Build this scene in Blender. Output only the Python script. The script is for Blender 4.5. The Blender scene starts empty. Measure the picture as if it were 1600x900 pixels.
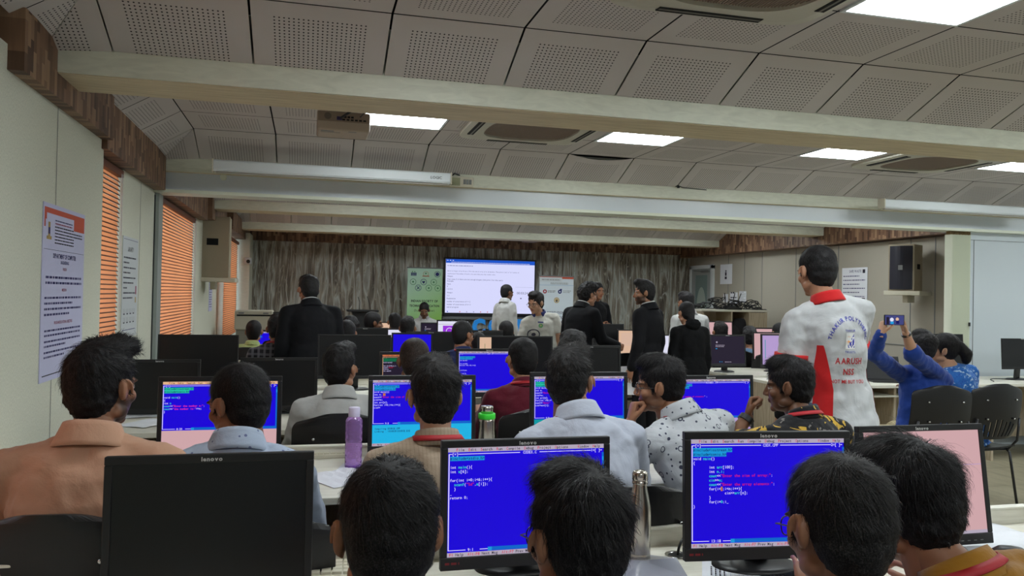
import bpy, bmesh, math, random
import numpy as np
from mathutils import Vector, Matrix, noise
from mathutils.bvhtree import BVHTree
random.seed(7)
C = bpy.context.scene.collection
SC = bpy.context.scene
rad = math.radians

# ------------------------------------------------------------------ camera
YAW, PITCH, ROLL, FPX, CAMH = .252211866, .0104980900, .0200935102, 1238.889, 1.5
_f = np.array([math.sin(YAW)*math.cos(PITCH), math.cos(YAW)*math.cos(PITCH), math.sin(PITCH)])
_r = np.array([math.cos(YAW), -math.sin(YAW), 0.0]); _u = np.cross(_r, _f)
_c, _s = math.cos(ROLL), math.sin(ROLL)
CR, CD = _c*_r + _s*_u, -(-_s*_r + _c*_u)
cam_data = bpy.data.cameras.new('camera'); cam = bpy.data.objects.new('camera', cam_data); C.objects.link(cam)
cam_data.sensor_width = 36; cam_data.lens = 36*FPX/1600; cam_data.clip_start = .05; cam_data.clip_end = 100
mw = Matrix.Identity(4)
for i in range(3):
    mw[i][0], mw[i][1], mw[i][2], mw[i][3] = CR[i], -CD[i], -_f[i], (0, 0, CAMH)[i]
cam.matrix_world = mw
SC.camera = cam

def ray(x, y):
    a, b = (x-800)/FPX, (y-450)/FPX
    return _f + CR*a + CD*b
def at(x, y, Y):
    d = ray(x, y); return Vector(d*(Y/d[1])) + Vector((0, 0, CAMH))
def atx(x, y, X):
    d = ray(x, y); return Vector(d*(X/d[0])) + Vector((0, 0, CAMH))
def atz(x, y, Z):
    d = ray(x, y); return Vector(d*((Z-CAMH)/d[2])) + Vector((0, 0, CAMH))

# ------------------------------------------------------------------ world, light levels, exposure
w = bpy.data.worlds.new('sky'); SC.world = w; w.use_nodes = True
w.node_tree.nodes['Background'].inputs[0].default_value = (.80, .90, 1.0, 1)
w.node_tree.nodes['Background'].inputs[1].default_value = 6.5
PANEL = 21.0           # emission of the ceiling light panels
SC.view_settings.view_transform = 'Standard'; SC.view_settings.look = 'None'
SC.view_settings.exposure = 0.0; SC.view_settings.gamma = 1; SC.view_settings.use_curve_mapping = False

# ------------------------------------------------------------------ materials
def lin(c):
    return tuple(((v/255)/12.92 if v/255 <= .04045 else ((v/255+.055)/1.055)**2.4) for v in c)
MATS = {}
def mat(name, rgb, rough=.6, metal=0, emit=None, spec=.5, alpha=1, trans=0, bump=None, noise_amt=0, noise_scale=20, sheen=0, stretch=None, coat=0):
    """plain surface with optional mottling and bump"""
    if name in MATS: return MATS[name]
    m = bpy.data.materials.new(name); m.use_nodes = True
    nt = m.node_tree; b = nt.nodes['Principled BSDF']
    col = (*lin(rgb), 1)
    b.inputs['Base Color'].default_value = col
    b.inputs['Roughness'].default_value = rough; b.inputs['Metallic'].default_value = metal
    b.inputs['Specular IOR Level'].default_value = spec
    if sheen: b.inputs['Sheen Weight'].default_value = sheen
    if coat: b.inputs['Coat Weight'].default_value = coat
    if trans: b.inputs['Transmission Weight'].default_value = trans
    if alpha < 1: b.inputs['Alpha'].default_value = alpha
    if emit is not None:
        b.inputs['Emission Color'].default_value = col; b.inputs['Emission Strength'].default_value = emit
        b.inputs['Base Color'].default_value = (0.004, 0.004, 0.004, 1); b.inputs['Specular IOR Level'].default_value = .12
    if noise_amt or bump:
        tc = nt.nodes.new('ShaderNodeTexCoord'); mp = nt.nodes.new('ShaderNodeMapping')
        nt.links.new(tc.outputs['Object'], mp.inputs[0])
        if stretch: mp.inputs['Scale'].default_value = stretch
        n = nt.nodes.new('ShaderNodeTexNoise'); n.inputs['Scale'].default_value = noise_scale; n.inputs['Detail'].default_value = 4
        nt.links.new(mp.outputs[0], n.inputs['Vector'])
        if noise_amt:
            mx = nt.nodes.new('ShaderNodeMix'); mx.data_type = 'RGBA'
            d = 1-noise_amt
            mx.inputs[6].default_value = (col[0]*d, col[1]*d, col[2]*d, 1)
            u = 1+noise_amt*.6
            mx.inputs[7].default_value = (min(1, col[0]*u), min(1, col[1]*u), min(1, col[2]*u), 1)
            nt.links.new(n.outputs[0], mx.inputs[0]); nt.links.new(mx.outputs[2], b.inputs['Base Color'])
        if bump:
            bp = nt.nodes.new('ShaderNodeBump'); bp.inputs['Strength'].default_value = bump; bp.inputs['Distance'].default_value = .01
            nt.links.new(n.outputs[0], bp.inputs['Height']); nt.links.new(bp.outputs[0], b.inputs['Normal'])
    MATS[name] = m
    return m

class NG:
    """tiny node-graph helper"""
    def __init__(s, m):
        m.use_nodes = True; s.nt = m.node_tree; s.b = s.nt.nodes['Principled BSDF']
    def n(s, t, **k):
        x = s.nt.nodes.new(t)
        for a, v in k.items(): setattr(x, a, v)
        return x
    def l(s, a, b): s.nt.links.new(a, b)
    def val(s, x, inp):
        if isinstance(x, (int, float)): inp.default_value = x
        else: s.l(x, inp)
    def m(s, op, a, b=0, c=None):
        x = s.n('ShaderNodeMath', operation=op); s.val(a, x.inputs[0]); s.val(b, x.inputs[1])
        if c is not None: s.val(c, x.inputs[2])
        return x.outputs[0]
    def mix(s, f, a, b):
        x = s.n('ShaderNodeMix', data_type='RGBA'); s.val(f, x.inputs[0])
        for v, i in ((a, 6), (b, 7)):
            if isinstance(v, tuple): x.inputs[i].default_value = (*v[:3], 1)
            else: s.l(v, x.inputs[i])
        return x.outputs[2]
    def coord(s, kind='Object', scale=(1, 1, 1), rot=(0, 0, 0)):
        tc = s.n('ShaderNodeTexCoord'); mp = s.n('ShaderNodeMapping'); s.l(tc.outputs[kind], mp.inputs[0])
        mp.inputs['Scale'].default_value = scale; mp.inputs['Rotation'].default_value = rot
        return mp.outputs[0]
    def sep(s, v):
        x = s.n('ShaderNodeSeparateXYZ'); s.l(v, x.inputs[0]); return x.outputs
    def noise(s, v, sc, det=3, dist=0):
        x = s.n('ShaderNodeTexNoise'); x.inputs['Scale'].default_value = sc; x.inputs['Detail'].default_value = det
        x.inputs['Distortion'].default_value = dist; s.l(v, x.inputs['Vector']); return x.outputs[0]
    def ramp(s, f, stops):
        x = s.n('ShaderNodeValToRGB'); s.l(f, x.inputs[0]); e = x.color_ramp.elements
        while len(e) < len(stops): e.new(.5)
        for i, (p, c) in enumerate(stops): e[i].position = p; e[i].color = (*c[:3], 1)
        return x.outputs[0]
    def bump(s, h, st=.3, d=.01):
        x = s.n('ShaderNodeBump'); x.inputs['Strength'].default_value = st; x.inputs['Distance'].default_value = d
        s.l(h, x.inputs['Height']); s.l(x.outputs[0], s.b.inputs['Normal'])
def newmat(name, rough=.6, spec=.5):
    m = bpy.data.materials.new(name); g = NG(m); g.b.inputs['Roughness'].default_value = rough
    g.b.inputs['Specular IOR Level'].default_value = spec
    MATS[name] = m
    return m, g

# ceiling tile: UV in metres from the tile's corner, square field of round holes
m, g = newmat('perforated_ceiling_tile', .8, .3)
uv = g.sep(g.coord('UV')); PI_ = .0212
inx = g.m('MULTIPLY', g.m('GREATER_THAN', uv[0], .088), g.m('LESS_THAN', uv[0], .512))
iny = g.m('MULTIPLY', g.m('GREATER_THAN', uv[1], .088), g.m('LESS_THAN', uv[1], .512))
fx = g.m('SUBTRACT', g.m('FRACT', g.m('DIVIDE', g.m('SUBTRACT', uv[0], .088), PI_)), .5)
fy = g.m('SUBTRACT', g.m('FRACT', g.m('DIVIDE', g.m('SUBTRACT', uv[1], .088), PI_)), .5)
r2 = g.m('ADD', g.m('MULTIPLY', fx, fx), g.m('MULTIPLY', fy, fy))
hole = g.m('MULTIPLY', g.m('MULTIPLY', inx, iny), g.m('LESS_THAN', r2, .20**2))
nz = g.noise(g.coord('Object'), 1.3, 3)
base = g.mix(nz, lin((190, 183, 180)), lin((204, 197, 193)))
g.l(g.mix(hole, base, lin((38, 32, 30))), g.b.inputs['Base Color'])
m, g = newmat('cream_beam_laminate', .5)
co = g.coord('Object', (1.5, 1, 6)); nz = g.noise(co, 4, 4, 1.5)
g.l(g.ramp(nz, [(.3, lin((208, 210, 192))), (.7, lin((224, 226, 208)))]), g.b.inputs['Base Color'])
m, g = newmat('beam_underside_ribbed', .6)
co = g.coord('Object', (3, 60, 1)); nz = g.noise(co, 1.2, 2, .6)
g.l(g.ramp(nz, [(.35, lin((196, 180, 146))), (.65, lin((220, 205, 172)))]), g.b.inputs['Base Color'])
# fabric-covered acoustic wall panel
m, g = newmat('wall_fabric', .9, .15)
n1 = g.noise(g.coord('Object', (1, 14, 90)), 12, 3); n2 = g.noise(g.coord('Object', (90, 90, 10)), 10, 2)
s_ = g.m('MULTIPLY', g.m('ADD', n1, n2), .5)
g.l(g.ramp(s_, [(.36, lin((184, 184, 168))), (.62, lin((232, 232, 214)))]), g.b.inputs['Base Color']); g.bump(s_, .25, .004)
m, g = newmat('wall_fabric_sand', .9, .15)
n1 = g.noise(g.coord('Object', (40, 40, 40)), 3, 4)
g.l(g.ramp(n1, [(.36, lin((168, 156, 138))), (.62, lin((196, 184, 164)))]), g.b.inputs['Base Color'])
# end-grain wood strips on the pelmets
def strips(name, axis):
    m, g = newmat(name, .55)
    s3 = g.sep(g.coord('Object')); a = s3[axis]
    cell = g.m('FLOOR', g.m('DIVIDE', a, .035))
    jit = g.n('ShaderNodeTexWhiteNoise', noise_dimensions='1D'); g.l(cell, jit.inputs['W'])
    row = g.m('FLOOR', g.m('ADD', g.m('DIVIDE', s3[2], .13), jit.outputs[0]))
    wn = g.n('ShaderNodeTexWhiteNoise', noise_dimensions='2D'); cx = g.n('ShaderNodeCombineXYZ')
    g.l(cell, cx.inputs[0]); g.l(row, cx.inputs[1]); g.l(cx.outputs[0], wn.inputs['Vector'])
    gr = g.noise(g.coord('Object', (60, 60, 3)), 2, 3)
    c = g.ramp(wn.outputs[0], [(0, lin((78, 52, 38))), (.35, lin((116, 84, 62))), (.7, lin((142, 108, 82))), (1, lin((176, 142, 110)))])
    c = g.mix(g.m('MULTIPLY', gr, .5), c, lin((60, 42, 32)))
    g.l(c, g.b.inputs['Base Color'])
strips('wood_strip_x', 0); strips('wood_strip_y', 1)
# marbled feature wall: pale veins running down a taupe ground
m, g = newmat('veined_wallpaper', .55)
co = g.coord('Object', (1, 1, .10)); d1 = g.noise(co, 5, 3)
s3 = g.sep(co); cb = g.n('ShaderNodeCombineXYZ')
g.l(g.m('ADD', s3[0], g.m('MULTIPLY', d1, .22)), cb.inputs[0]); g.l(g.m('MULTIPLY', s3[2], .9), cb.inputs[2])
v1 = g.noise(cb.outputs[0], 11, 2, .25)
c = g.ramp(v1, [(.34, lin((84, 74, 66))), (.46, lin((122, 113, 101))), (.52, lin((160, 153, 140))), (.57, lin((190, 196, 192))), (.66, lin((130, 123, 111)))])
for sc_, wd_, col_ in ((21, .022, (176, 170, 154)), (33, .03, (150, 146, 134)), (8, .012, (200, 202, 196))):
    v2 = g.noise(cb.outputs[0], sc_, 1, .35)
    ln = g.m('SUBTRACT', 1, g.m('MINIMUM', 1, g.m('DIVIDE', g.m('ABSOLUTE', g.m('SUBTRACT', v2, .5)), wd_)))
    c = g.mix(ln, c, lin(col_))
g.l(c, g.b.inputs['Base Color'])
# wood laminate of the desks
m, g = newmat('desk_laminate', .38)
n1 = g.noise(g.coord('Object', (2.5, 30, 30)), 3, 4)
g.l(g.ramp(n1, [(.35, lin((216, 212, 197))), (.65, lin((230, 227, 214)))]), g.b.inputs['Base Color'])
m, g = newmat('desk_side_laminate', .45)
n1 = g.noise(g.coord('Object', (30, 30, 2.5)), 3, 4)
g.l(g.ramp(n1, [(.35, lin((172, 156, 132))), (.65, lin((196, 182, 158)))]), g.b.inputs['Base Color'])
# floor tiles
m, g = newmat('floor_tile', .3)
s3 = g.sep(g.coord('Object')); e = None
for a in (0, 1):
    t = g.m('LESS_THAN', g.m('FRACT', g.m('DIVIDE', s3[a], .6)), .012); e = t if e is None else g.m('MAXIMUM', e, t)
n1 = g.noise(g.coord('Object', (3, 1, 1)), 5, 4, 1)
g.l(g.mix(e, g.ramp(n1, [(.3, lin((140, 134, 112))), (.7, lin((162, 155, 132)))]), lin((95, 90, 76))), g.b.inputs['Base Color'])
# blinds: thin slats that let warm daylight through
m, g = newmat('blind_slat', .6)
tr = g.n('ShaderNodeBsdfTranslucent'); tr.inputs[0].default_value = (*lin((236, 150, 96)), 1)
g.b.inputs['Base Color'].default_value = (*lin((176, 106, 72)), 1)
ms = g.n('ShaderNodeMixShader'); ms.inputs[0].default_value = .45; out = g.nt.nodes['Material Output']
g.l(g.b.outputs[0], ms.inputs[1]); g.l(tr.outputs[0], ms.inputs[2]); g.l(ms.outputs[0], out.inputs[0])

WHITE = mat('white_paint', (216, 222, 224), .45)
HEADER = mat('partition_metal', (214, 220, 224), .3, .0, noise_amt=.05, noise_scale=3)
PLINTH = mat('ivory_trim', (222, 226, 208), .4)
BLK = mat('black_plastic', (22, 22, 24), .42)
BLK2 = mat('matt_black_plastic', (17, 17, 18), .6, bump=.15, noise_scale=300)
OFFSCR = mat('unlit_screen', (15, 15, 17), .32, spec=.45)
STEEL = mat('brushed_steel', (196, 190, 180), .24, 1, bump=.05, noise_scale=40, stretch=(1, 1, .02))
CHROME = mat('chrome', (200, 200, 200), .15, 1)
PAPER = mat('paper_white', (228, 230, 236), .8, noise_amt=.03, noise_scale=6)
GREYPL = mat('grey_plastic', (120, 122, 122), .5)
IVORY = mat('ivory_plastic', (206, 200, 180), .5)
DARK = mat('dark_gap', (14, 13, 12), .9)

# ------------------------------------------------------------------ mesh helpers
class MB:
    def __init__(s): s.v, s.f, s.m, s.uv = [], [], [], None
    def add(s, v, f, mi=0):
        o = len(s.v); s.v += [tuple(p) for p in v]; s.f += [tuple(i+o for i in q) for q in f]; s.m += [mi]*len(f); return s
    def box(s, a, b, mi=0, M=None):
        x0, y0, z0 = a; x1, y1, z1 = b
        v = [Vector(p) for p in ((x0,y0,z0),(x1,y0,z0),(x1,y1,z0),(x0,y1,z0),(x0,y0,z1),(x1,y0,z1),(x1,y1,z1),(x0,y1,z1))]
        if M is not None: v = [M @ p for p in v]
        return s.add(v, [(0,3,2,1),(4,5,6,7),(0,1,5,4),(1,2,6,5),(2,3,7,6),(3,0,4,7)], mi)
    def rings(s, R, mi=0, cap=True, closed=True):
        """R: list of rings of equal point count"""
        n = len(R[0]); v = [p for r in R for p in r]; f = []
        for i in range(len(R)-1):
            for j in range(n if closed else n-1):
                k = (j+1) % n; f.append((i*n+j, i*n+k, (i+1)*n+k, (i+1)*n+j))
        if cap and closed:
            f.append(tuple(reversed(range(n)))); f.append(tuple((len(R)-1)*n+j for j in range(n)))
        return s.add(v, f, mi)
    def tube(s, pts, r, n=8, mi=0, cap=True):
        P = [Vector(p) for p in pts]; rr = r if isinstance(r, (list, tuple)) else [r]*len(P)
        R = []; up = None
        for i, p in enumerate(P):
            d = (P[min(i+1, len(P)-1)]-P[max(i-1, 0)]).normalized()
            if up is None: up = Vector((0, 0, 1)) if abs(d.z) < .9 else Vector((1, 0, 0))
            a = d.cross(up)
            if a.length < 1e-6: a = d.orthogonal()
            a.normalize(); b = a.cross(d).normalized(); up = b
            R.append([p+(a*math.cos(2*math.pi*k/n)+b*math.sin(2*math.pi*k/n))*rr[i] for k in range(n)])
        return s.rings(R, mi, cap)
    def lathe(s, prof, c=(0, 0, 0), n=24, mi=0, sx=1, sy=1):
        c = Vector(c)
        return s.rings([[c+Vector((r*sx*math.cos(2*math.pi*k/n), r*sy*math.sin(2*math.pi*k/n), z)) for k in range(n)] for r, z in prof], mi)
    def prism(s, poly, o, ux, uy, d, mi=0):
        """extrude polygon (list of 2d) at origin o with axes ux, uy by vector d"""
        o, ux, uy, d = Vector(o), Vector(ux), Vector(uy), Vector(d)
        a = [o+ux*p[0]+uy*p[1] for p in poly]
        return s.rings([a, [p+d for p in a]], mi)
    def obj(s, name, mats, parent=None, smooth=False, bevel=0, M=None, seg=2, recalc=True):
        me = bpy.data.meshes.new(name); me.from_pydata([tuple(p) for p in s.v], [], s.f)
        if not isinstance(mats, (list, tuple)): mats = [mats]
        for mt in mats: me.materials.append(mt)
        me.polygons.foreach_set('material_index', s.m)
        if recalc:
            bm = bmesh.new(); bm.from_mesh(me); bmesh.ops.recalc_face_normals(bm, faces=bm.faces); bm.to_mesh(me); bm.free()
        return link(name, me, parent, smooth, bevel, M, seg)
def link(name, me, parent=None, smooth=False, bevel=0, M=None, seg=2):
    o = bpy.data.objects.new(name, me); C.objects.link(o)
    if smooth: me.polygons.foreach_set('use_smooth', [True]*len(me.polygons))
    if bevel:
        b = o.modifiers.new('bevel', 'BEVEL'); b.width = bevel; b.segments = seg; b.limit_method = 'ANGLE'; b.angle_limit = rad(40)
    if parent: o.parent = parent
    if M is not None: o.matrix_local = M
    return o
def tag(o, label=None, cat=None, group=None, kind=None):
    for k, v in (('label', label), ('category', cat), ('group', group), ('kind', kind)):
        if v: o[k] = v
    return o
def empty(name, loc=(0, 0, 0), rz=0, label=None, cat=None, group=None):
    o = bpy.data.objects.new(name, None); C.objects.link(o); o.location = loc; o.rotation_euler = (0, 0, rz); o.empty_display_size = .1
    return tag(o, label, cat, group)
def copy_tree(o, parent=None):
    c = o.copy(); C.objects.link(c)
    if parent: c.parent = parent
    for ch in list(o.children): copy_tree(ch, c)
    return c
def struct(o): o['kind'] = 'structure'; return o

# ------------------------------------------------------------------ lettering
_gl = {}
def glyph(ch, bold=0):
    k = (ch, bold)
    if k not in _gl:
        cu = bpy.data.curves.new('g', 'FONT'); cu.body = ch; cu.size = 1; cu.resolution_u = 2; cu.offset = bold
        o = bpy.data.objects.new('g', cu); C.objects.link(o)
        bpy.context.view_layer.update()
        me = o.evaluated_get(bpy.context.evaluated_depsgraph_get()).to_mesh()
        v = [tuple(p.co[:2]) for p in me.vertices]; f = [tuple(p.vertices) for p in me.polygons]
        adv = max([p[0] for p in v], default=.25)
        mn = min([p[0] for p in v], default=0)
        _gl[k] = (v, f, mn, adv)
        bpy.data.objects.remove(o); bpy.data.curves.remove(cu)
    return _gl[k]
def text_width(s, size, bold=0):
    x = 0
    for ch in s:
        if ch == ' ': x += .30
        else:
            v, f, mn, mx = glyph(ch, bold); x += mx-mn+.09
    return x*size
def put_text(mb, s, x, y, size, mi=0, z=0, bold=.012, align='l', sx=1, arc=None):
    """proportional line of text into mb in the xy plane (arc: (cx, cy, r) curves it over a circle)"""
    w = text_width(s, size, bold)*sx
    if align == 'c': x -= w/2
    if align == 'r': x -= w
    px = 0
    for ch in s:
        if ch == ' ': px += .30*size*sx; continue
        v, f, mn, mx = glyph(ch, bold); cw = (mx-mn)*size*sx
        if arc:
            cx, cy, r = arc; a = (px+cw/2-w/2)/r
            vv = []
            for p in v:
                lx, ly = (p[0]-mn)*size*sx-cw/2, p[1]*size
                vv.append((cx+math.sin(a)*(r+ly)+math.cos(a)*lx, cy+math.cos(a)*(r+ly)-math.sin(a)*lx, z))
        else:
            vv = [(x+px+(p[0]-mn)*size*sx, y+p[1]*size, z) for p in v]
        mb.add(vv, f, mi); px += cw+.09*size*sx
def put_mono(mb, s, x, y, cw, chh, mi=0, z=0, bold=.012):
    """fixed-pitch line: cell width cw, cell height chh"""
    for i, ch in enumerate(s):
        if ch == ' ': continue
        v, f, mn, mx = glyph(ch, bold); gw = mx-mn
        k = min(cw*.92/gw, chh*1.0) if gw > .2 else chh*.9
        ox = x+i*cw+(cw-gw*k)/2
        mb.add([(ox+(p[0]-mn)*k, y+chh*.22+p[1]*chh*.92, z) for p in v], f, mi)
def rect(mb, x0, y0, x1, y1, mi=0, z=0):
    mb.add([(x0, y0, z), (x1, y0, z), (x1, y1, z), (x0, y1, z)], [(0, 1, 2, 3)], mi)
def ink_lines(mb, x0, x1, y, h, mi=0, z=0, seed=0, gap=.25):
    """a line of print too small to read: word-long dashes"""
    rnd = random.Random(seed); x = x0
    while x < x1-1e-6:
        wl = min(h*rnd.uniform(1.2, 4.5), x1-x); rect(mb, x, y, x+wl, y+h, mi, z); x += wl+h*rnd.uniform(.5, .9)

# ================================================================== ROOM
T = .607; X0 = -.27; ZC, ZB, ZT = 2.74, 2.46, 2.57      # tile size, grid origin, ceiling, beam underside, beam top at the slope
BEAMS = [-2.04, .94, 3.92, 6.90, 9.88, 12.86]
XL = -1.40; XR = 8.83; YN = -2.6; YF = 14.4
def struct_box(name, a, b, m, bevel=0):
    return struct(MB().box(a, b).obj(name, m, bevel=bevel))
struct_box('floor', (-1.6, YN, -.1), (9.3, YF+.2, 0), MATS['floor_tile'])
SAG = {(2, 5, 'far'): .035, (3, 4, 'flat'): .03}
cm = MB(); cuv = []
def tile(p, u, key=None):
    c = sum((Vector(q) for q in p), Vector())/len(p)
    q = [c+(Vector(a)-c)*(1-.005/.3) for a in p]
    nx, ny = (q[1]-q[0]).normalized(), None
    if key in SAG and len(p) == 4:
        N = 10; R = []
        for i in range(N+1):
            t = i/N; a, b = q[0].lerp(q[1], t), q[3].lerp(q[2], t)
            d = SAG[key]*math.sin(math.pi*t)
            R.append((a-Vector((0, 0, d if key[2] == 'far' else d*t)), b-Vector((0, 0, 0 if key[2] == 'far' else 0))))
            cuv.append((Vector(u[0]).lerp(Vector(u[1]), t), Vector(u[3]).lerp(Vector(u[2]), t)))
        for i in range(N):
            cm.add([R[i][0], R[i+1][0], R[i+1][1], R[i][1]], [(0, 1, 2, 3)])
            UV.append([Vector(u[0]).lerp(Vector(u[1]), i/N), Vector(u[0]).lerp(Vector(u[1]), (i+1)/N), Vector(u[3]).lerp(Vector(u[2]), (i+1)/N), Vector(u[3]).lerp(Vector(u[2]), i/N)])
        return
    cm.add(q, [tuple(range(len(p)))]); UV.append([Vector(t) for t in u])
UV = []
LIGHTS, HOLES = [], set()
for bi in range(-1, 5):
    ys = (BEAMS[bi]+.36) if bi >= 0 else BEAMS[0]+.36
    if bi < 0: continue
    y1 = BEAMS[bi+1] if bi+1 < len(BEAMS) else YF
    fy0, fy1 = ys+.40, y1-.40; n = 3; dy = (fy1-fy0)/n; sl = .44
    for k in range(0, 15):
        xa, xb = X0+(k-1)*T, X0+k*T
        # far slope (down to the next beam), near slope (up from the last one)
        tile([(xa, fy1, ZC), (xb, fy1, ZC), (xb, y1, ZT), (xa, y1, ZT)], [(0, 0), (T, 0), (T, sl), (0, sl)], (bi, k, 'far'))
        tile([(xa, fy0, ZC), (xb, fy0, ZC), (xb, ys, ZT), (xa, ys, ZT)], [(0, 0), (T, 0), (T, sl), (0, sl)])
        for r in range(n):
            if r == 1 and (k-2) % 3 == 0:
                LIGHTS.append((xa, xb, fy0+dy, fy0+2*dy, bi)); continue
            tile([(xa, fy0+r*dy, ZC), (xb, fy0+r*dy, ZC), (xb, fy0+(r+1)*dy, ZC), (xa, fy0+(r+1)*dy, ZC)], [(0, 0), (T, 0), (T, T), (0, T)])
    xe = X0-T; xp = -1.16
    for r in range(n):
        tile([(xe, fy0+r*dy, ZC), (xe, fy0+(r+1)*dy, ZC), (xp, fy0+(r+1)*dy, ZT), (xp, fy0+r*dy, ZT)], [(0, 0), (T, 0), (T, .33), (0, .33)])
    tile([(xe, fy1, ZC), (xe, y1, ZT), (xp, y1, ZT-.02)], [(0, 0), (0, sl), (.3, sl)]); tile([(xe, fy1, ZC), (xp, fy1, ZT), (xp, y1, ZT-.02)], [(0, 0), (.33, 0), (.33, sl)])
    tile([(xe, fy0, ZC), (xe, ys, ZT), (xp, ys, ZT-.02)], [(0, 0), (0, sl), (.3, sl)]); tile([(xe, fy0, ZC), (xp, fy0, ZT), (xp, ys, ZT-.02)], [(0, 0), (.33, 0), (.33, sl)])
# last strip against the far wall
for k in range(0, 15):
    xa, xb = X0+(k-1)*T, X0+k*T
    for a, b in ((13.22, 13.81), (13.81, YF)):
        tile([(xa, a, ZC-.05), (xb, a, ZC-.05), (xb, b, ZC-.05), (xa, b, ZC-.05)], [(0, 0), (T, 0), (T, T), (0, T)])
co_ = cm.obj('ceiling', MATS['perforated_ceiling_tile'], recalc=False)
lay = co_.data.uv_layers.new(name='UVMap'); li = 0
for p, u in zip(co_.data.polygons, UV):
    for j, l in enumerate(p.loop_indices): lay.data[l].uv = (u[j][0], u[j][1])
struct(co_)
struct_box('ceiling_slab', (-1.6, YN, 2.80), (9.3, YF+.2, 2.92), DARK)
for i, y in enumerate(BEAMS):
    b = MB().box((-1.16, y, ZB), (7.3 if y > 7 else XR, y+.36, 2.80), 0)
    b.box((-1.15, y+.012, ZB-.004), (7.29 if y > 7 else XR, y+.348, ZB), 1)
    struct(b.obj('beam_%d' % (i+1), [MATS['cream_beam_laminate'], MATS['beam_underside_ribbed']]))

# ---- left wall: windows between pilasters
FAB, SAND = MATS['wall_fabric'], MATS['wall_fabric_sand']
lw = MB()
for a, b, x in ((3.14, 5.03, -1.16), (5.83, 6.96, -1.22), (9.45, 11.6, -1.22)):   # pilasters
    lw.box((-1.6, a, 0), (x, b, 2.45), 0)
lw.box((-1.6, YN, 0), (-1.42, YF, .78), 0); lw.box((-1.6, YN, 2.36), (-1.42, YF, 2.8), 0)
lw.box((-1.6, YN, .78), (-1.42, 1.0, 2.36), 0)
for a, b in ((3.0, 3.45), (6.2, 7.15), (9.5, 11.6), (13.55, YF)): lw.box((-1.6, a, .78), (-1.42, b, 2.36), 0)
lw.box((-1.6, 4.98, 0), (-1.27, 5.9, .80), 0)
struct(lw.obj('wall_left', [FAB, SAND]))
struct_box('wall_left_return', (-1.5, 3.125, 0), (-1.161, 3.14, 2.38), SAND)
struct_box('wall_left_corner', (-1.6, 13.62, 0), (-.93, YF, 2.45), FAB)
tr = MB()
for y in (4.15, 6.4): tr.box((-1.158-(.06 if y > 6 else 0), y, 0), (-1.157-(.06 if y > 6 else 0), y+.004, 2.35))
struct(tr.obj('trim_1', GREYPL))
for name, y0, y1, x, zb in (('trim_2', 3.50, 4.98, -1.10, 2.35), ('trim_3', 4.98, 6.90, -1.13, 2.30), ('trim_4', 7.1, 9.7, -1.13, 2.30), ('trim_5', 9.7, 11.4, -1.08, 2.33), ('trim_6', 11.4, 14.3, -1.0, 2.34), ('trim_15', -2.5, 3.50, -1.24, 2.38)):
    struct_box(name, (-1.5, y0, zb), (x, y1, 2.60), MATS['wood_strip_y'])
GLASS = mat('window_glass', (225, 235, 240), .05, trans=1)
FR = mat('window_frame_paint', (90, 84, 76), .5)
def window(n, y0, y1):
    f = MB(); z0, z1, x = .78, 2.36, -1.55
    for a, b in (((x, y0, z0), (x+.05, y0+.05, z1)), ((x, y1-.05, z0), (x+.05, y1, z1)), ((x, y0, z0), (x+.05, y1, z0+.05)), ((x, y0, z1-.05), (x+.05, y1, z1)), ((x, (y0+y1)/2-.02, z0), (x+.05, (y0+y1)/2+.02, z1))):
        f.box(a, b)
    o = struct(f.obj('window_%d' % n, FR)); p = MB().box((x+.02, y0+.03, z0+.03), (x+.026, y1-.03, z1-.03)).obj('glass_pane', GLASS, o)
    return o
def blind(y0, y1, label, x=-1.36, z0=.84, z1=2.26, cord=True):
    r = empty('window_blind', (x, (y0+y1)/2, z1), 0, label, 'window blind', 'orange slatted blinds on the left wall')
    h = (y1-y0)/2; m = MB(); n = int((z1-z0)/.030); a = rad(66)
    for i in range(n):
        z = -.03-i*.030; dx, dz = .0168*math.cos(a), .0168*math.sin(a)
        P = [(-dx, -h, z+dz), (dx, -h, z-dz), (dx, h, z-dz), (-dx, h, z+dz)]
        m.add(P, [(0, 1, 2, 3)])
    m.obj('slats', MATS['blind_slat'], r, recalc=False)
    e_ = MB()  # added dark brown strips standing for the shadow lines between slats
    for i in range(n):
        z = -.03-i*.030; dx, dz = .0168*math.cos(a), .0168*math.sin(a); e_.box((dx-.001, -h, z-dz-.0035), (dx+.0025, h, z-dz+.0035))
    e_.obj('slat_shadow_lines', mat('slat_shadow_brown', (92, 52, 36), .6), r)
    MB().box((-.03, -h, -.015), (.03, h, .03)).obj('head_rail', mat('blind_rail', (112, 66, 44), .5), r)
    if cord: MB().tube([(.035, h-.05, 0), (.036, h-.05, -.9)], .002, 5).tube([(.035, h-.08, 0), (.036, h-.08, -.9)], .002, 5).obj('pull_cord', WHITE, r)
for n, (a, b) in enumerate(((1.05, 2.95), (4.95, 6.18), (7.15, 9.48), (11.62, 13.5))): window(n+1, max(a, 1.0), b)
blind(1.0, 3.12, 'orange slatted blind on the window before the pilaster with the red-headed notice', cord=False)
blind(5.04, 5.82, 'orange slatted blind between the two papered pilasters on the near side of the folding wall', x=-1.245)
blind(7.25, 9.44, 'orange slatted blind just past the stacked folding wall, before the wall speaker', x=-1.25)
blind(11.55, 13.58, 'narrow orange blind beyond the wall speaker, next to the small camera', x=-1.12)

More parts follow.
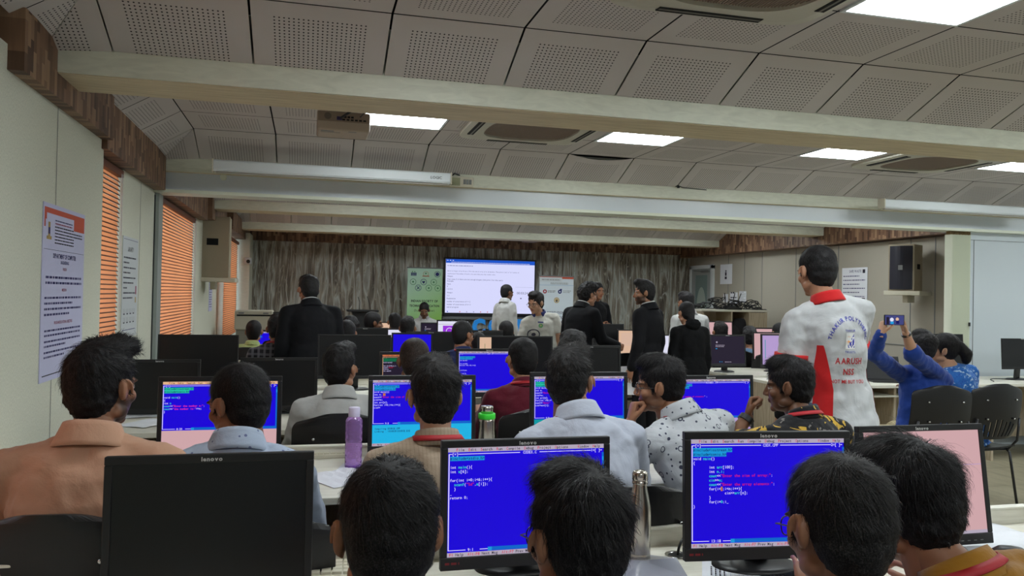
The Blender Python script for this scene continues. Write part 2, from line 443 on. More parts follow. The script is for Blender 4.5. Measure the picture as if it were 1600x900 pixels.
# ---- folding partition: header, stacked leaves at both ends, closed panel on the right
hd = MB().box((-1.14, 6.95, 2.31), (XR, 7.10, 2.47), 0)
struct(hd.obj('trim_7', HEADER))
struct_box('trim_8', (-1.29, 6.90, 2.285), (XR, 7.14, 2.312), PLINTH)
struct_box('trim_9', (-1.31, 6.90, 0), (-1.28, 7.12, 2.285), PLINTH)
st = MB()
for i in range(7): st.box((-1.278+i*.009, 6.95+.015*(i % 2), .02), (-1.272+i*.009, 7.12, 2.27), i % 2)
st.box((-1.212, 6.96, .02), (-1.185, 7.14, 2.28), 1)
r = empty('folding_partition', (-1.17, 7.0, 0), 0, 'dark stacked leaves of the folding wall in its jamb by the left blinds', 'folding partition', 'stacks of folding wall leaves')
o = st.obj('leaf_stack', [mat('partition_leaf_dark', (84, 92, 90), .4), mat('partition_leaf', (150, 158, 154), .4)], r); o.matrix_local = Matrix.Translation((1.17, -7.0, 0))
r = empty('folding_partition', (6.7, 7.0, 0), 0, 'pale pleated folding wall leaves hanging at the edge of the white wall panel', 'folding partition', 'stacks of folding wall leaves')
m_ = MB(); n = 14; pts = []
for i in range(n+1): pts.append((-.13+.27*i/n, -.05 if i % 2 else .03))
m_.rings([[Vector((x, y, .02)) for x, y in pts]+[Vector((x, y+.006, .02)) for x, y in reversed(pts)], [Vector((x, y, 2.25)) for x, y in pts]+[Vector((x, y+.006, 2.25)) for x, y in reversed(pts)]])
m_.obj('pleated_leaf', PLINTH, r)
g_ = MB()
for i in range(n): g_.box((-.128+.27*i/n, -.035, 2.25), (-.118+.27*i/n, .02, 2.285))
g_.obj('hanger', mat('worn_brass', (120, 96, 60), .4, .6), r)
wp = MB().box((6.84, 6.99, 0), (XR+.3, 7.06, 2.285), 0).box((6.86, 6.985, 2.20), (XR+.3, 6.99, 2.205), 1).box((6.90, 6.984, .8), (6.903, 6.99, 2.2), 1)
struct(wp.obj('wall_right_panel', [mat('panel_paint', (196, 204, 208), .4), GREYPL]))
kh = MB().box((6.80, 6.93, 1.28), (6.815, 6.945, 1.32)).obj('latch', BLK); tag(kh, 'small black latch on the pleated folding wall beside the white panel', 'latch')
struct_box('wall_right', (XR, YN, 0), (XR+.15, 7.0, 2.8), WHITE)
struct_box('wall_back', (-1.6, YN-.1, 0), (9.3, YN, 2.8), WHITE)

# ---- far wall and far right wall
struct_box('wall_front', (-1.0, YF, 0), (7.5, YF+.12, 2.40), MATS['veined_wallpaper'])
struct_box('trim_10', (-1.2, YF-.10, 2.38), (7.3, YF+.1, 2.72), MATS['wood_strip_x'])
rw = MB().box((7.36, 7.08, 0), (7.5, YF, 2.45), 0)
rw.box((7.30, 7.08, 0), (7.36, 9.98, 2.31), 0)
struct(rw.obj('wall_right_far', SAND if False else mat('warm_grey_fabric', (170, 164, 150), .9, noise_amt=.12, noise_scale=120)))
rl = MB()
for y in (7.95, 8.35, 9.75): rl.box((7.295, y, 0), (7.30, y+.012, 2.31))
for y in (10.85, 11.8, 12.35, 12.9): rl.box((7.355, y, 0), (7.36, y+.008, 2.36))
rl.box((7.29, 7.1, .98), (7.30, 9.0, .99)).obj('trim_11', GREYPL); struct(bpy.data.objects['trim_11'])
struct_box('trim_12', (7.14, 7.08, 2.33), (7.5, YF, 2.72), MATS['wood_strip_y'])
# door at the far right corner with an oval in its frosted glass
dr = MB().box((7.31, 13.40, 0), (7.36, 13.47, 2.16)).box((7.31, 14.25, 0), (7.36, 14.32, 2.16)).box((7.31, 13.4, 2.10), (7.36, 14.32, 2.17))
d = struct(dr.obj('door_1', WHITE))
lf = MB().box((7.325, 13.47, 0), (7.35, 13.62, 2.1)).box((7.325, 14.1, 0), (7.35, 14.25, 2.1)).box((7.325, 13.62, 0), (7.35, 14.1, .25)).box((7.325, 13.62, 1.98), (7.35, 14.1, 2.1)).obj('door_leaf', mat('door_grey', (158, 164, 164), .4), d)
MB().box((7.334, 13.62, .25), (7.342, 14.1, 1.98)).obj('frosted_glass', mat('frosted_glass', (120, 142, 140), .35), d)
ov = MB(); ov.rings([[Vector((7.33, 13.86+.19*math.cos(t), 1.25+.5*math.sin(t))) for t in np.linspace(0, 2*math.pi, 33)[:-1]], [Vector((7.333, 13.86+.19*math.cos(t), 1.25+.5*math.sin(t))) for t in np.linspace(0, 2*math.pi, 33)[:-1]]])
ov.obj('oval_panel', mat('pale_frosting', (180, 194, 186), .5), d)
MB().box((7.28, 13.5, 2.03), (7.31, 13.8, 2.07)).tube([(7.29, 13.6, 2.05), (7.22, 13.95, 2.06), (7.31, 14.15, 2.08)], .008).obj('door_closer', GREYPL, d)
MB().tube([(7.30, 13.52, 1.0), (7.26, 13.52, 1.0), (7.26, 13.52, 1.3), (7.30, 13.52, 1.3)], .012).obj('door_handle', CHROME, d)
# dark brackets above the far wall
for i, (px, py) in enumerate(((540, 363), (689, 368), (829, 374), (961, 376))):
    p = at(px, py, 13.5)
    o = MB().box((-.12, -.1, -.05), (.12, .16, .16)).obj('ceiling_bracket', MATS['wood_strip_x'], bevel=.004); o.location = p
    tag(o, ('dark wooden block under the ceiling, at the far wall left of the green banner', 'dark wooden block under the ceiling above the gap between green banner and big screen',
            'dark wooden block under the ceiling above the right edge of the big screen', 'dark wooden block under the ceiling, nearest the frosted glass door')[i], 'ceiling block', 'wooden blocks above the far wall')

# ---- ceiling lights
LIT = mat('light_diffuser', (243, 252, 255), .5, emit=PANEL)
lname = {}
for (xa, xb, ya, yb, bi) in LIGHTS:
    if bi == 4 and False: continue
    if xb > 7.2 and ya > 7: continue
    r = empty('ceiling_light', ((xa+xb)/2, (ya+yb)/2, ZC))
    h, k = (xb-xa)/2-.004, (yb-ya)/2-.004
    f = MB()
    for a, b in (((-h, -k, -.006), (h, -k+.018, .02)), ((-h, k-.018, -.006), (h, k, .02)), ((-h, -k+.018, -.006), (-h+.018, k-.018, .02)), ((h-.018, -k+.018, -.006), (h, k-.018, .02))): f.box(a, b)
    f.obj('frame', WHITE, r)
    MB().box((-h+.018, -k+.018, -.003), (h-.018, k-.018, .01)).obj('diffuser', LIT, r)
    col = int(round((xa-.337)/1.821))
    where = ['directly behind the overhead projector', 'just right of the ceiling air conditioner with the brown grille', 'to the left of the second ceiling air conditioner', 'beyond the second ceiling air conditioner', 'at the far right edge of the near room'][min(col, 4)]
    bay = {0: 'behind the viewer', 1: 'above the front desk row', 2: 'in the strip before the folding wall header', 3: 'past the folding wall header', 4: 'nearest the far wall'}[bi]
    lab = 'square white lit ceiling panel %s' % where if bi == 2 else 'square white lit ceiling panel %s, column %s from the windows' % (bay, ['first', 'second', 'third', 'fourth', 'fifth'][min(col, 4)])
    if bi == 1 and col == 1: lab = 'large bright square ceiling panel at the top right, in front of the near beam'
    tag(r, lab, 'ceiling light', 'square ceiling lights')

# ---- air conditioner cassettes
def cassette(x, y, label):
    r = empty('air_conditioner', (x, y, ZC), 0, label, 'air conditioner', 'ceiling air conditioners'); h = .475
    f = MB()
    # rounded square frame ring with a wavy inner edge
    N = 64; out, inn = [], []
    for i in range(N):
        t = 2*math.pi*i/N; c, s = math.cos(t), math.sin(t); q = (abs(c)**8+abs(s)**8)**(-1/8); q2 = (abs(c)**3.2+abs(s)**3.2)**(-1/3.2)
        out.append((c*q*h, s*q*h)); inn.append((c*q2*.33, s*q2*.33))
    f.rings([[Vector((a, b, .01)) for a, b in out], [Vector((a*.995, b*.995, -.022)) for a, b in out], [Vector((a*.86, b*.86, -.034)) for a, b in out], [Vector((a, b, -.034)) for a, b in inn], [Vector((a, b, -.012)) for a, b in inn]], cap=False)
    f.obj('frame', mat('aged_white_plastic', (186, 182, 166), .45), r, smooth=False)
    g1 = MB()
    for i in range(-26, 27):
        x_ = i*.0125; ww = .31*(1-min(1, abs(x_)/.335)**3.2)**(1/3.2) if abs(x_) < .33 else 0
        if ww > .02: g1.box((x_-.003, -ww, -.024), (x_+.003, ww, -.016))
    g1.obj('grille', mat('grille_brown_grey', (140, 122, 108), .6), r)
    MB().lathe([(.33, -.012), (.33, -.008)], n=32).obj('filter', mat('grille_dark', (70, 58, 50), .8), r)
    for a in range(4):
        M = Matrix.Rotation(a*math.pi/2, 4, 'Z')
        MB().box((-.24, .385, -.0365), (.24, .43, -.030), M=M).obj('air_outlet', DARK, r)
        MB().box((-.235, .400, -.0375), (.235, .412, -.0355), M=M).obj('louvre', mat('louvre_grey', (96, 92, 84), .5), r)
cassette(1.56, 5.58, 'square ceiling air conditioner with curved brown grille, between the projector light and its neighbour')
cassette(5.14, 5.70, 'square ceiling air conditioner between the two rightmost lights past the near beam')
cassette(1.62, 2.62, 'near ceiling air conditioner cut by the top edge, beside the largest bright panel')

# ---- projector, screens' cases, other ceiling fixtures
pr = empty('projector', at(536, 196, 5.25), 0, 'beige ceiling projector hanging upside down beside the first lit panel, cable ports facing back', 'projector')
PJ = mat('projector_beige', (176, 160, 142), .5)
w_, d_, h_ = .33, .26, .062
MB().box((-w_/2, -d_/2, -h_), (w_/2, d_/2, h_)).obj('body', PJ, pr, bevel=.012)
MB().box((-w_/2+.006, -d_/2-.004, -.005), (w_/2-.006, -d_/2, h_-.006)).obj('port_panel', mat('port_panel_tan', (146, 128, 110), .6), pr)
pv = MB(); pv.rings([[Vector((-.10+.022*math.cos(t), y, .027+.022*math.sin(t))) for t in np.linspace(0, 2*math.pi, 17)[:-1]] for y in (-d_/2-.006, -d_/2-.003)]); pv.obj('speaker_grille', mat('speaker_tan', (110, 98, 86), .7), pr)
pp = MB()
for i in range(6): pp.box((-.01+i*.026, -d_/2-.006, .004), (.008+i*.026, -d_/2-.003, .014))
for i in range(3): pp.box((.0+i*.022, -d_/2-.006, .020), (.016+i*.022, -d_/2-.003, .032))
pp.obj('port', DARK, pr)
MB().box((-.045, -d_/2-.022, .004), (-.012, -d_/2-.003, .024)).obj('vga_plug', mat('plug_purple', (58, 44, 92), .5), pr)
MB().tube([(-.02, -d_/2-.02, .015), (.02, -d_/2-.05, .04), (.06, -d_/2-.03, .075), (.07, -.06, .12)], .008).tube([(.10, -d_/2-.01, .03), (.12, -d_/2-.03, .05), (.09, -.05, .12)], .004).obj('cable', BLK, pr)
MB().box((-.14, -.12, -h_-.001), (-.06, -.09, -h_)).box((-.14, -.07, -h_-.001), (-.02, -.06, -h_)).box((.03, -.12, -h_-.001), (.08, -.1, -h_)).obj('sticker', GREYPL, pr)
MB().tube([(0, 0, h_), (0, 0, ZC-pr.location.z)], .02).box((-.09, -.09, h_), (.09, .09, h_+.008)).obj('ceiling_mount', PJ, pr)

def tube_case(x0, x1, label, text=None):
    y = 6.66; z = 2.487; L = x1-x0
    r = empty('projection_screen_case', ((x0+x1)/2, y, z), 0, label, 'projection screen case', 'roller projection screen cases')
    hx = L/2; pr_ = [(-.035, -.045), (.035, -.045), (.045, -.03), (.045, .035), (.035, .045), (-.035, .045), (-.045, .035), (-.045, -.03)]
    m = MB().rings([[Vector((x, p[0], p[1])) for p in pr_] for x in (-hx, hx)]); m.obj('case', WHITE, r, bevel=.003)
    MB().box((-hx-.012, -.05, -.05), (-hx, .05, .05)).obj('end_cap', IVORY, r, bevel=.003); MB().box((hx, -.05, -.05), (hx+.012, .05, .05)).obj('end_cap', IVORY, r, bevel=.003)
    MB().box((-hx+.02, -.015, -.056), (hx-.02, .015, -.045)).obj('bottom_bar', mat('bar_grey', (172, 166, 156), .4), r)
    MB().box((-hx*.8, .04, -.02), (-hx*.8+.05, .24, .03)).box((hx*.8-.05, .04, -.02), (hx*.8, .24, .03)).obj('wall_bracket', IVORY, r)
    if text:
        t = MB(); put_text(t, text, 0, 0, .032); t.obj('logo', BLK, r, M=Matrix.Translation((hx-.17, -.0465, -.012)) @ Matrix.Rotation(rad(90), 4, 'X'))
tube_case(-.74, 1.15, 'white roller screen case hung along the beam at the left, with a small dark logo', 'LOGIC')
tube_case(5.47, 7.4, 'white roller screen case hung on the beam at right, above the white wall panel')
sb = empty('screen_switch_box', (1.30, 6.895, 2.50), 0, 'small ivory box of three switches on the beam, right of the left roller screen case', 'switch box')
MB().box((-.13, -.02, -.045), (.10, 0, .045)).obj('plate', IVORY, sb, bevel=.003)
for i in range(3): MB().box((.01+i*.026, -.026, -.02), (.03+i*.026, -.02, .022)).obj('switch', GREYPL, sb)
MB().box((-.12, -.023, -.035), (-.02, -.02, .035)).obj('label_card', mat('olive_card', (150, 152, 120), .7), sb)
MB().tube([(-.10, -.01, .045), (-.07, -.02, .07), (-.02, 0, .06)], .006).obj('wire', BLK, sb)
p = at(349, 277, 6.93); dsk = MB(); dsk.rings([[Vector((.026*math.cos(t), y, .026*math.sin(t))) for t in np.linspace(0, 2*math.pi, 25)[:-1]] for y in (-.02, .0)]); dsk.location = None
o = dsk.obj('white_knob', PLINTH, bevel=.004); o.location = (p.x, 6.945, p.z); tag(o, 'round white cap on the metal header below the left roller screen case', 'cap')
p = at(1060, 292, 6.88); o = MB().tube([(-.03, 0, 0), (-.01, -.01, .012), (.02, 0, .004), (.05, .01, -.004), (.3, .012, -.012)], .004).lathe([(.012, -.01), (.014, 0), (.006, .012)], n=10).obj('cable_end', BLK); o.location = p
tag(o, 'short black cable end resting on top of the cream beam above the far door', 'cable')

# ---- speakers on wall shelves
def speaker(p, rz, w_, h_, d_, lab, labs, front):
    z0 = p.z
    r = empty('wall_speaker', p, rz, lab, 'speaker', 'speakers on the side walls')
    bx = MB().box((-w_/2, -d_/2, 0), (w_/2, d_/2, h_)); bx.obj('cabinet', mat('speaker_cloth_tan', (158, 146, 124), .7, noise_amt=.1, noise_scale=150), r, bevel=.008)
    if front:
        gr = MB(); N = 8; R = []
        prof = [(-w_/2+.02+(w_-.04)*i/N, -d_/2-.004-.03*math.sin(math.pi*i/N)) for i in range(N+1)]
        gr.rings([[Vector((x, y, .02)) for x, y in prof]+[Vector((w_/2-.02, -d_/2+.01, .02)), Vector((-w_/2+.02, -d_/2+.01, .02))], [Vector((x, y, h_-.02)) for x, y in prof]+[Vector((w_/2-.02, -d_/2+.01, h_-.02)), Vector((-w_/2+.02, -d_/2+.01, h_-.02))]])
        gr.obj('front_grille', mat('speaker_grille_navy', (22, 24, 38), .35), r)
        MB().box((-.02, -d_/2-.038, h_*.45), (.03, -d_/2-.034, h_*.55)).obj('badge', GREYPL, r)
        MB().box((w_/2, -.045, h_*.47), (w_/2+.004, .045, h_*.58)).obj('terminal_plate', DARK, r)
    else:
        MB().box((-.06, -d_/2-.004, h_*.53), (.07, -d_/2, h_*.64)).obj('terminal_plate', DARK, r)
        MB().tube([(w_/2, -d_/2, h_), (w_/2+.012, -d_/2, h_-.03), (w_/2+.006, -d_/2, .1)], .006).obj('cable', IVORY, r)
    s = empty('speaker_shelf', p, rz, labs, 'shelf', 'shelves under the wall speakers')
    MB().box((-w_/2-.03, -d_/2-.05, -.05), (w_/2+.08, d_/2+.10, -.0)).obj('board', IVORY, s, bevel=.004)
    MB().box((-.03, 0, -.14), (.03, d_/2+.10, -.05)).obj('support', IVORY, s, bevel=.004)
    return r
a, b = at(303, 433, 10.0), at(359, 339, 10.0)
speaker(Vector(((a.x+b.x)/2, 10.15, a.z)), 0, b.x-a.x, b.z-a.z-.0, .30, 'tan box speaker seen from its plain back on the left wall shelf', 'ivory shelf under the tan speaker on the left wall', False)
p = atx(1414, 455, 7.0)
speaker(Vector((7.0, p.y, p.z)), rad(-60), .30, .56, .28, 'tan box speaker with a dark curved front on the right wall shelf', 'ivory shelf under the dark-fronted speaker on the right wall', True)
p = at(387, 408, 13.55); cc = empty('security_camera', (p.x, 13.6, p.z), 0, 'small white security camera with a dark lens on the far left pillar', 'security camera')
MB().box((-.06, -.06, -.05), (.06, .02, .06)).obj('housing', WHITE, cc, bevel=.02, seg=3); c2 = MB(); c2.rings([[Vector((.03*math.cos(t)+.01, y, .03*math.sin(t)-.005)) for t in np.linspace(0, 6.283, 17)[:-1]] for y in (-.075, -.055)]); c2.obj('lens', BLK, cc)

# ---- posters and papers on walls
INK = mat('ink_indigo', (64, 62, 110), .8); INKD = mat('ink_dark', (48, 46, 62), .8); INKR = mat('ink_maroon', (150, 70, 96), .8); ORG = mat('poster_orange', (196, 84, 60), .7)
PURP = mat('poster_paper', (196, 196, 224), .7); GOLD = mat('ink_gold', (176, 150, 90), .7)
def sheet(name, w_, h_, M, label, cat, paper, build, group=None, parent=None):
    """flat print; local x right, y up, origin at its lower left corner"""
    r = empty(name); r.matrix_local = M; tag(r, label, cat, group)
    MB().box((0, 0, -.004), (w_, h_, 0)).obj('paper', paper, r)
    mb = MB(); mats = build(mb, w_, h_); mb.obj('print', mats, r, recalc=False)
    return r
def wall_M(p, side):
    """frame on a wall: L = left wall facing +x, R = right wall facing -x, F = far wall facing -y"""
    if side == 'L': R = Matrix(((0, 0, 1), (1, 0, 0), (0, 1, 0)))       # x-> +y
    elif side == 'R': R = Matrix(((0, 0, -1), (-1, 0, 0), (0, 1, 0)))
    else: R = Matrix(((1, 0, 0), (0, 0, -1), (0, 1, 0)))
    return Matrix.Translation(p) @ R.to_4x4()
def poster1(mb, w_, h_):
    z = .0008
    rect(mb, .012, h_-.075, w_-.012, h_-.02, 2, z); rect(mb, .012, h_-.11, .03, h_-.075, 2, z); rect(mb, .045, h_-.085, w_*.70, h_-.045, 4, z+.0003); rect(mb, w_*.70, h_-.10, w_-.012, h_-.075, 2, z)
    for i in range(2): ink_lines(mb, .17, w_*.66, h_-.075-i*.014, .006, 3 if i else 0, z+.0006, i)
    rect(mb, .07, h_-.15, .10, h_-.07, 5, z); rect(mb, .05, h_-.165, .12, h_-.15, 5, z); rect(mb, .072, h_-.14, .098, h_-.11, 0, z+.0003)
    for i in range(6): ink_lines(mb, .17, w_-(.05 if i in (1, 2) else .2), h_-.105-i*.015, .006, 1, z, 10+i)
    rect(mb, .012, h_-.212, w_-.012, h_-.2105, 1, z)
    put_text(mb, 'DEPARTMENT OF COMPUTER', w_/2, h_-.248, .030, 0, z, align='c', sx=.85, bold=.03)
    put_text(mb, 'ENGINEERING', w_/2, h_-.274, .022, 0, z, align='c', sx=.95, bold=.02)
    put_text(mb, 'VISION', w_/2, h_-.305, .020, 3, z, align='c')
    for i in range(2): ink_lines(mb, .05, w_-.04, h_-.345-i*.026, .011, 0, z, 20+i)
    put_text(mb, 'MISSION', w_/2, h_-.405, .020, 3, z, align='c')
    for i, e in enumerate((.04, .2, .04, .25)): ink_lines(mb, .04, w_-e, h_-.44-i*.026, .010, 0, z, 30+i)
    put_text(mb, 'PROGRAM EDUCATIONAL OBJECTIVES', w_/2, h_-.56, .020, 3, z, align='c', sx=.8)
    y = h_-.592
    for i, e in enumerate((.04, .05, .04, .3, .04, .32)): ink_lines(mb, .05, w_-e, y, .009, 0, z, 40+i); y -= .022+(.006 if i % 2 else 0)
    y = .012+.055
    rect(mb, .03, .025, w_-.03, .03, 1, z)
    return [INK, INKD, ORG, INKR, PURP, GOLD]
ya, yb = 3.96, 4.66
sheet('wall_notice', .68, .82, wall_M((-1.155, 3.97, 1.065), 'L'), 'tall lilac printed notice with an orange-red header on the near left pilaster', 'notice', PURP, poster1, 'papers pinned to the walls')
def poster2(mb, w_, h_):
    z = .0008; rect(mb, .02, h_-.02, w_-.02, h_-.017, 1, z); put_text(mb, 'LAB SAFETY', w_*.3, h_-.10, .045, 0, z, sx=.7)
    for i, e in enumerate((.03, .25, .03, .2, .03, .1, .3, .03, .12)): ink_lines(mb, .03, w_-e-.05, h_-.15-i*.035, .010, 0, z, 60+i)
    rect(mb, w_-.08, .30, w_-.045, .36, 2, z); rect(mb, w_-.085, .24, w_-.05, .28, 3, z)
    for r_ in range(2):
        for k in range(4): rect(mb, .05+k*.1, .10+r_*.06, .10+k*.1, .108+r_*.06, 0, z); rect(mb, .05+k*.1, .10+r_*.06, .055+k*.1, .14+r_*.06, 0, z); rect(mb, .095+k*.1, .10+r_*.06, .10+k*.1, .14+r_*.06, 0, z)
    rect(mb, .03, .05, w_-.06, .055, 1, z)
    return [INKD, INK, INKR, GOLD]
sheet('wall_notice', .50, .70, wall_M((-1.215, 5.85, 1.16), 'L'), 'pale printed notice with sketches low on it, on the pilaster beside the folding wall jamb', 'notice', mat('poster_grey', (196, 200, 202), .7), poster2, 'papers pinned to the walls')
def lines_only(n, ink, seed):
    def f(mb, w_, h_):
        for i in range(n): ink_lines(mb, w_*.1, w_*(.9 if i % 3 else .7), h_*(.9-i*.85/n), h_*.25/n, 0, .0008, seed+i)
        return [ink]
    return f
sheet('wall_notice', .34, .44, wall_M((-1.215, 10.75, 1.23), 'L'), 'narrow pale sheet of blue print under the left wall speaker', 'notice', PURP, lines_only(12, INK, 5), 'papers pinned to the walls')
def ps(mb, w_, h_):
    put_text(mb, 'SAFE WASTE', w_*.3, h_*.88, .05, 0, .001, sx=.8); rect(mb, w_*.82, h_*.86, w_*.92, h_*.95, 1, .001)
    for i in range(7): ink_lines(mb, w_*.05, w_*(.92 if i % 2 else .7), h_*(.78-i*.10), .012, 0, .001, i)
    rect(mb, w_*.8, h_*.12, w_*.92, h_*.26, 1, .001)
    return [INK, INKD]
sheet('wall_notice', .52, .56, wall_M((7.29, 9.66, 1.43), 'R'), 'white printed notice on the right wall behind the white shirt man', 'notice', PAPER, ps, 'papers pinned to the walls')
def ppl(mb, w_, h_):
    for k in range(16): pass
    rect(mb, w_*.42, h_*.42, w_*.55, h_*.60, 0, .001); rect(mb, w_*.44, h_*.62, w_*.54, h_*.70, 0, .001); rect(mb, w_*.40, h_*.25, w_*.57, h_*.38, 0, .001)
    return [INKD]
sheet('wall_notice', .42, .36, wall_M((7.35, 13.18, 1.80), 'R'), 'white sheet with a small dark figure beside the frosted glass door', 'notice', PAPER, ppl, 'papers pinned to the walls')
sheet('wall_notice', .16, .15, wall_M((7.35, 13.05, 1.47), 'R'), 'small white sheet with a dark figure, right under the larger figure sheet', 'notice', PAPER, ppl, 'papers pinned to the walls')
sheet('wall_notice', .26, .20, wall_M((7.35, 12.82, 1.45), 'R'), 'little sheet with two bold dark bars, middle of the small papers by the door', 'notice', PAPER, lines_only(2, INKD, 3), 'papers pinned to the walls')
sheet('wall_notice', .22, .2, wall_M((7.35, 12.5, 1.47), 'R'), 'little pale sheet of fine print, last of the small papers from the door', 'notice', PAPER, lines_only(5, GREYPL, 4), 'papers pinned to the walls')

# ---- front of the far room: big screen, banners, letters, podium
tv = empty('interactive_display', (0, 0, 0), 0, 'large wall display showing a typed problem page with a blue title bar', 'display')
A, B = at(697, 404.5, 14.25), at(834, 490.5, 14.25); tx0, tx1, tz0, tz1 = A.x, B.x, B.z-.0, A.z
MB().box((tx0+.4, 14.33, tz0+.2), (tx1-.4, 14.41, tz1-.2)).obj('wall_mount', BLK, tv)
MB().box((tx0-.03, 14.26, tz0-.07), (tx1+.03, 14.34, tz1+.03)).obj('bezel', BLK, tv, bevel=.006)
MB().box((tx0, 14.252, tz0), (tx1, 14.26, tz1)).obj('screen', mat('tv_lavender', (214, 216, 252), .5, emit=1.0), tv)
MB().box((tx0-.05, 14.22, tz0-.12), (tx1+.05, 14.32, tz0-.07)).obj('lower_tray', GREYPL, tv, bevel=.005)
W_, H_ = tx1-tx0, tz1-tz0; t = MB()
rect(t, 0, H_-.07, W_, H_, 0, .001)
for i in range(3): rect(t, .02+i*.05, H_-.028, .045+i*.05, H_-.018, 2, .002)
ink_lines(t, .1, W_-.1, H_-.058, .008, 2, .002, 3)
ink_lines(t, .03, .5, H_-.125, .014, 3, .001, 1)
put_text(t, 'Given an integer array of size n. Print the sum of array of its all elements. Then print in "yes" or "no" number of', .03, H_-.225, .030, 1, .001, bold=0, sx=.95)
put_text(t, 'occurrences. If the number is found at the same index print that number twice.', .03, H_-.275, .030, 1, .001, bold=0, sx=.9)
for s_, y_ in (('Output', .33), ('Test cases: 3, if there are not enough integers then print -1 for that query.', .385), ('Example', .42), ('Input', .475), ('5', .52), ('1 2 1 3 3', .57), ('Output', .635), ('2 2', .69), ('Explanation', .745), ('number of occurrences of 1 = 2', .80), ('number of occurrences of 3 = 2', .855), ('end of program', .905)):
    put_text(t, s_, .03, H_-y_*H_/1.0, .032, 1, .001, bold=.01)
put_text(t, '00:03:24.76', W_*.80, H_*.37, .062, 1, .001, bold=0); rect(t, W_*.84, H_*.28, W_*.855, H_*.30, 1, .001); rect(t, W_*.80-.03, H_*.50, W_*.98, H_*.503, 3, .001)
for i in range(9): rect(t, W_*.02+(i*.11 if i else 0)*W_*.7+ (.1 if i else 0), .012, W_*.02+(i*.11 if i else 0)*W_*.7+(.1 if i else 0)+.02, .03, [0, 4, 3, 3, 4, 4, 3, 4, 3][i], .001)
t.obj('screen_text', [mat('tv_blue', (30, 88, 210), .5, emit=.9), mat('tv_ink', (96, 98, 140), .5, emit=.6), mat('tv_white', (240, 240, 255), .5, emit=.9), mat('tv_pale', (160, 162, 205), .5, emit=.8), mat('tv_red', (230, 120, 130), .5, emit=.8)], tv,
      M=Matrix.Translation((tx0, 14.251, tz0)) @ Matrix.Rotation(rad(90), 4, 'X'), recalc=False)

def ring(mb, cx, cy, r0, r1, mi, z, n=24):
    P = [(cx+r*math.cos(2*math.pi*i/n), cy+r*math.sin(2*math.pi*i/n), z) for r in (r0, r1) for i in range(n)]
    mb.add(P, [(i, (i+1) % n, n+(i+1) % n, n+i) for i in range(n)], mi)
def disc(mb, cx, cy, r, mi, z, n=20):
    mb.add([(cx+r*math.cos(2*math.pi*i/n), cy+r*math.sin(2*math.pi*i/n), z) for i in range(n)], [tuple(range(n))], mi)
def banner(name, x0, x1, y, zt, label, paper, build):
    r = empty(name, ((x0+x1)/2, y, 0), 0, label, 'standing banner'); w_ = x1-x0
    MB().box((-w_/2, -.01, .06), (w_/2, -.002, zt)).obj('sheet', paper, r)
    MB().box((-w_/2-.01, -.015, zt-.01), (w_/2+.01, .005, zt+.012)).obj('top_rail', GREYPL, r)
    MB().box((-w_/2-.02, -.08, .01), (w_/2+.02, .08, .07)).box((-.03, -.16, 0), (.03, .16, .012)).obj('base', GREYPL, r, bevel=.01)
    MB().tube([(0, .02, .06), (0, .02, zt)], .01).obj('pole', GREYPL, r)
    mb = MB(); ms = build(mb, w_, zt); mb.obj('print', ms, r, M=Matrix.Translation((-w_/2, -.0105, 0)) @ Matrix.Rotation(rad(90), 4, 'X'), recalc=False)
GRN = mat('logo_green', (74, 140, 90), .7); NAVY = mat('logo_navy', (34, 44, 110), .7); BLKI = mat('ink_black', (24, 26, 30), .8)
def bg(mb, w_, h_):
    z = .001
    for i, (u, v, k) in enumerate(((.17, .10, 0), (.52, .10, 1), (.85, .10, 2), (.16, .235, 3), (.46, .235, 4), (.75, .235, 5), (.31, .335, 6), (.61, .335, 7), (.87, .335, 8))):
        cx, cy, R = w_*u, h_-v*1.05, .055
        if k == 0:
            for q in range(4): rect(mb, cx-.045+q*.025, cy-.03, cx-.025+q*.025, cy+.02, 1, z)
            rect(mb, cx-.05, cy-.036, cx+.05, cy-.032, 1, z); disc(mb, cx-.02, cy+.035, .010, 0, z); disc(mb, cx+.02, cy+.035, .010, 0, z)
        elif k == 1:
            ring(mb, cx, cy, .042, .048, 2, z); disc(mb, cx, cy+.01, .014, 0, z); rect(mb, cx-.06, cy-.045, cx+.06, cy-.032, 3, z)
        else:
            ring(mb, cx, cy, R*.86, R, (1 if k in (2, 4, 6) else 0), z)
            if k == 2: disc(mb, cx, cy, .034, 1, z)
            elif k == 6: mb.add([(cx-.03, cy-.024, z), (cx-.02, cy-.03, z), (cx+.03, cy+.024, z), (cx+.02, cy+.03, z)], [(0, 1, 2, 3)], 1); mb.add([(cx+.03, cy-.024, z), (cx+.02, cy-.03, z), (cx-.03, cy+.024, z), (cx-.02, cy+.03, z)], [(0, 1, 2, 3)], 1)
            elif k == 4: mb.add([(cx-.025, cy+.02, z), (cx, cy+.012, z), (cx+.025, cy+.02, z), (cx+.02, cy-.01, z), (cx, cy-.03, z), (cx-.02, cy-.01, z)], [(0, 1, 2, 3, 4, 5)], 1)
            else: disc(mb, cx, cy, .018, 0, z, 6)
    put_text(mb, 'INDIAN SOCIETY OF', w_/2, h_-.60, .054, 4, z, align='c', sx=.86, bold=.03)
    put_text(mb, 'TECHNICAL EDUCATION', w_/2, h_-.685, .054, 4, z, align='c', sx=.78, bold=.03)
    put_text(mb, '(Students Chapter)', w_/2, h_-.765, .05, 4, z, align='c', sx=.9, bold=0)
    return [GRN, NAVY, GOLD, ORG, BLKI]
m, g = newmat('banner_green', .6)
s3 = g.sep(g.coord('Object')); g.l(g.ramp(g.m('ADD', g.m('DIVIDE', s3[2], 2), g.m('MULTIPLY', s3[0], -.3)), [(.45, lin((150, 206, 90))), (.95, lin((190, 226, 206)))]), g.b.inputs['Base Color'])
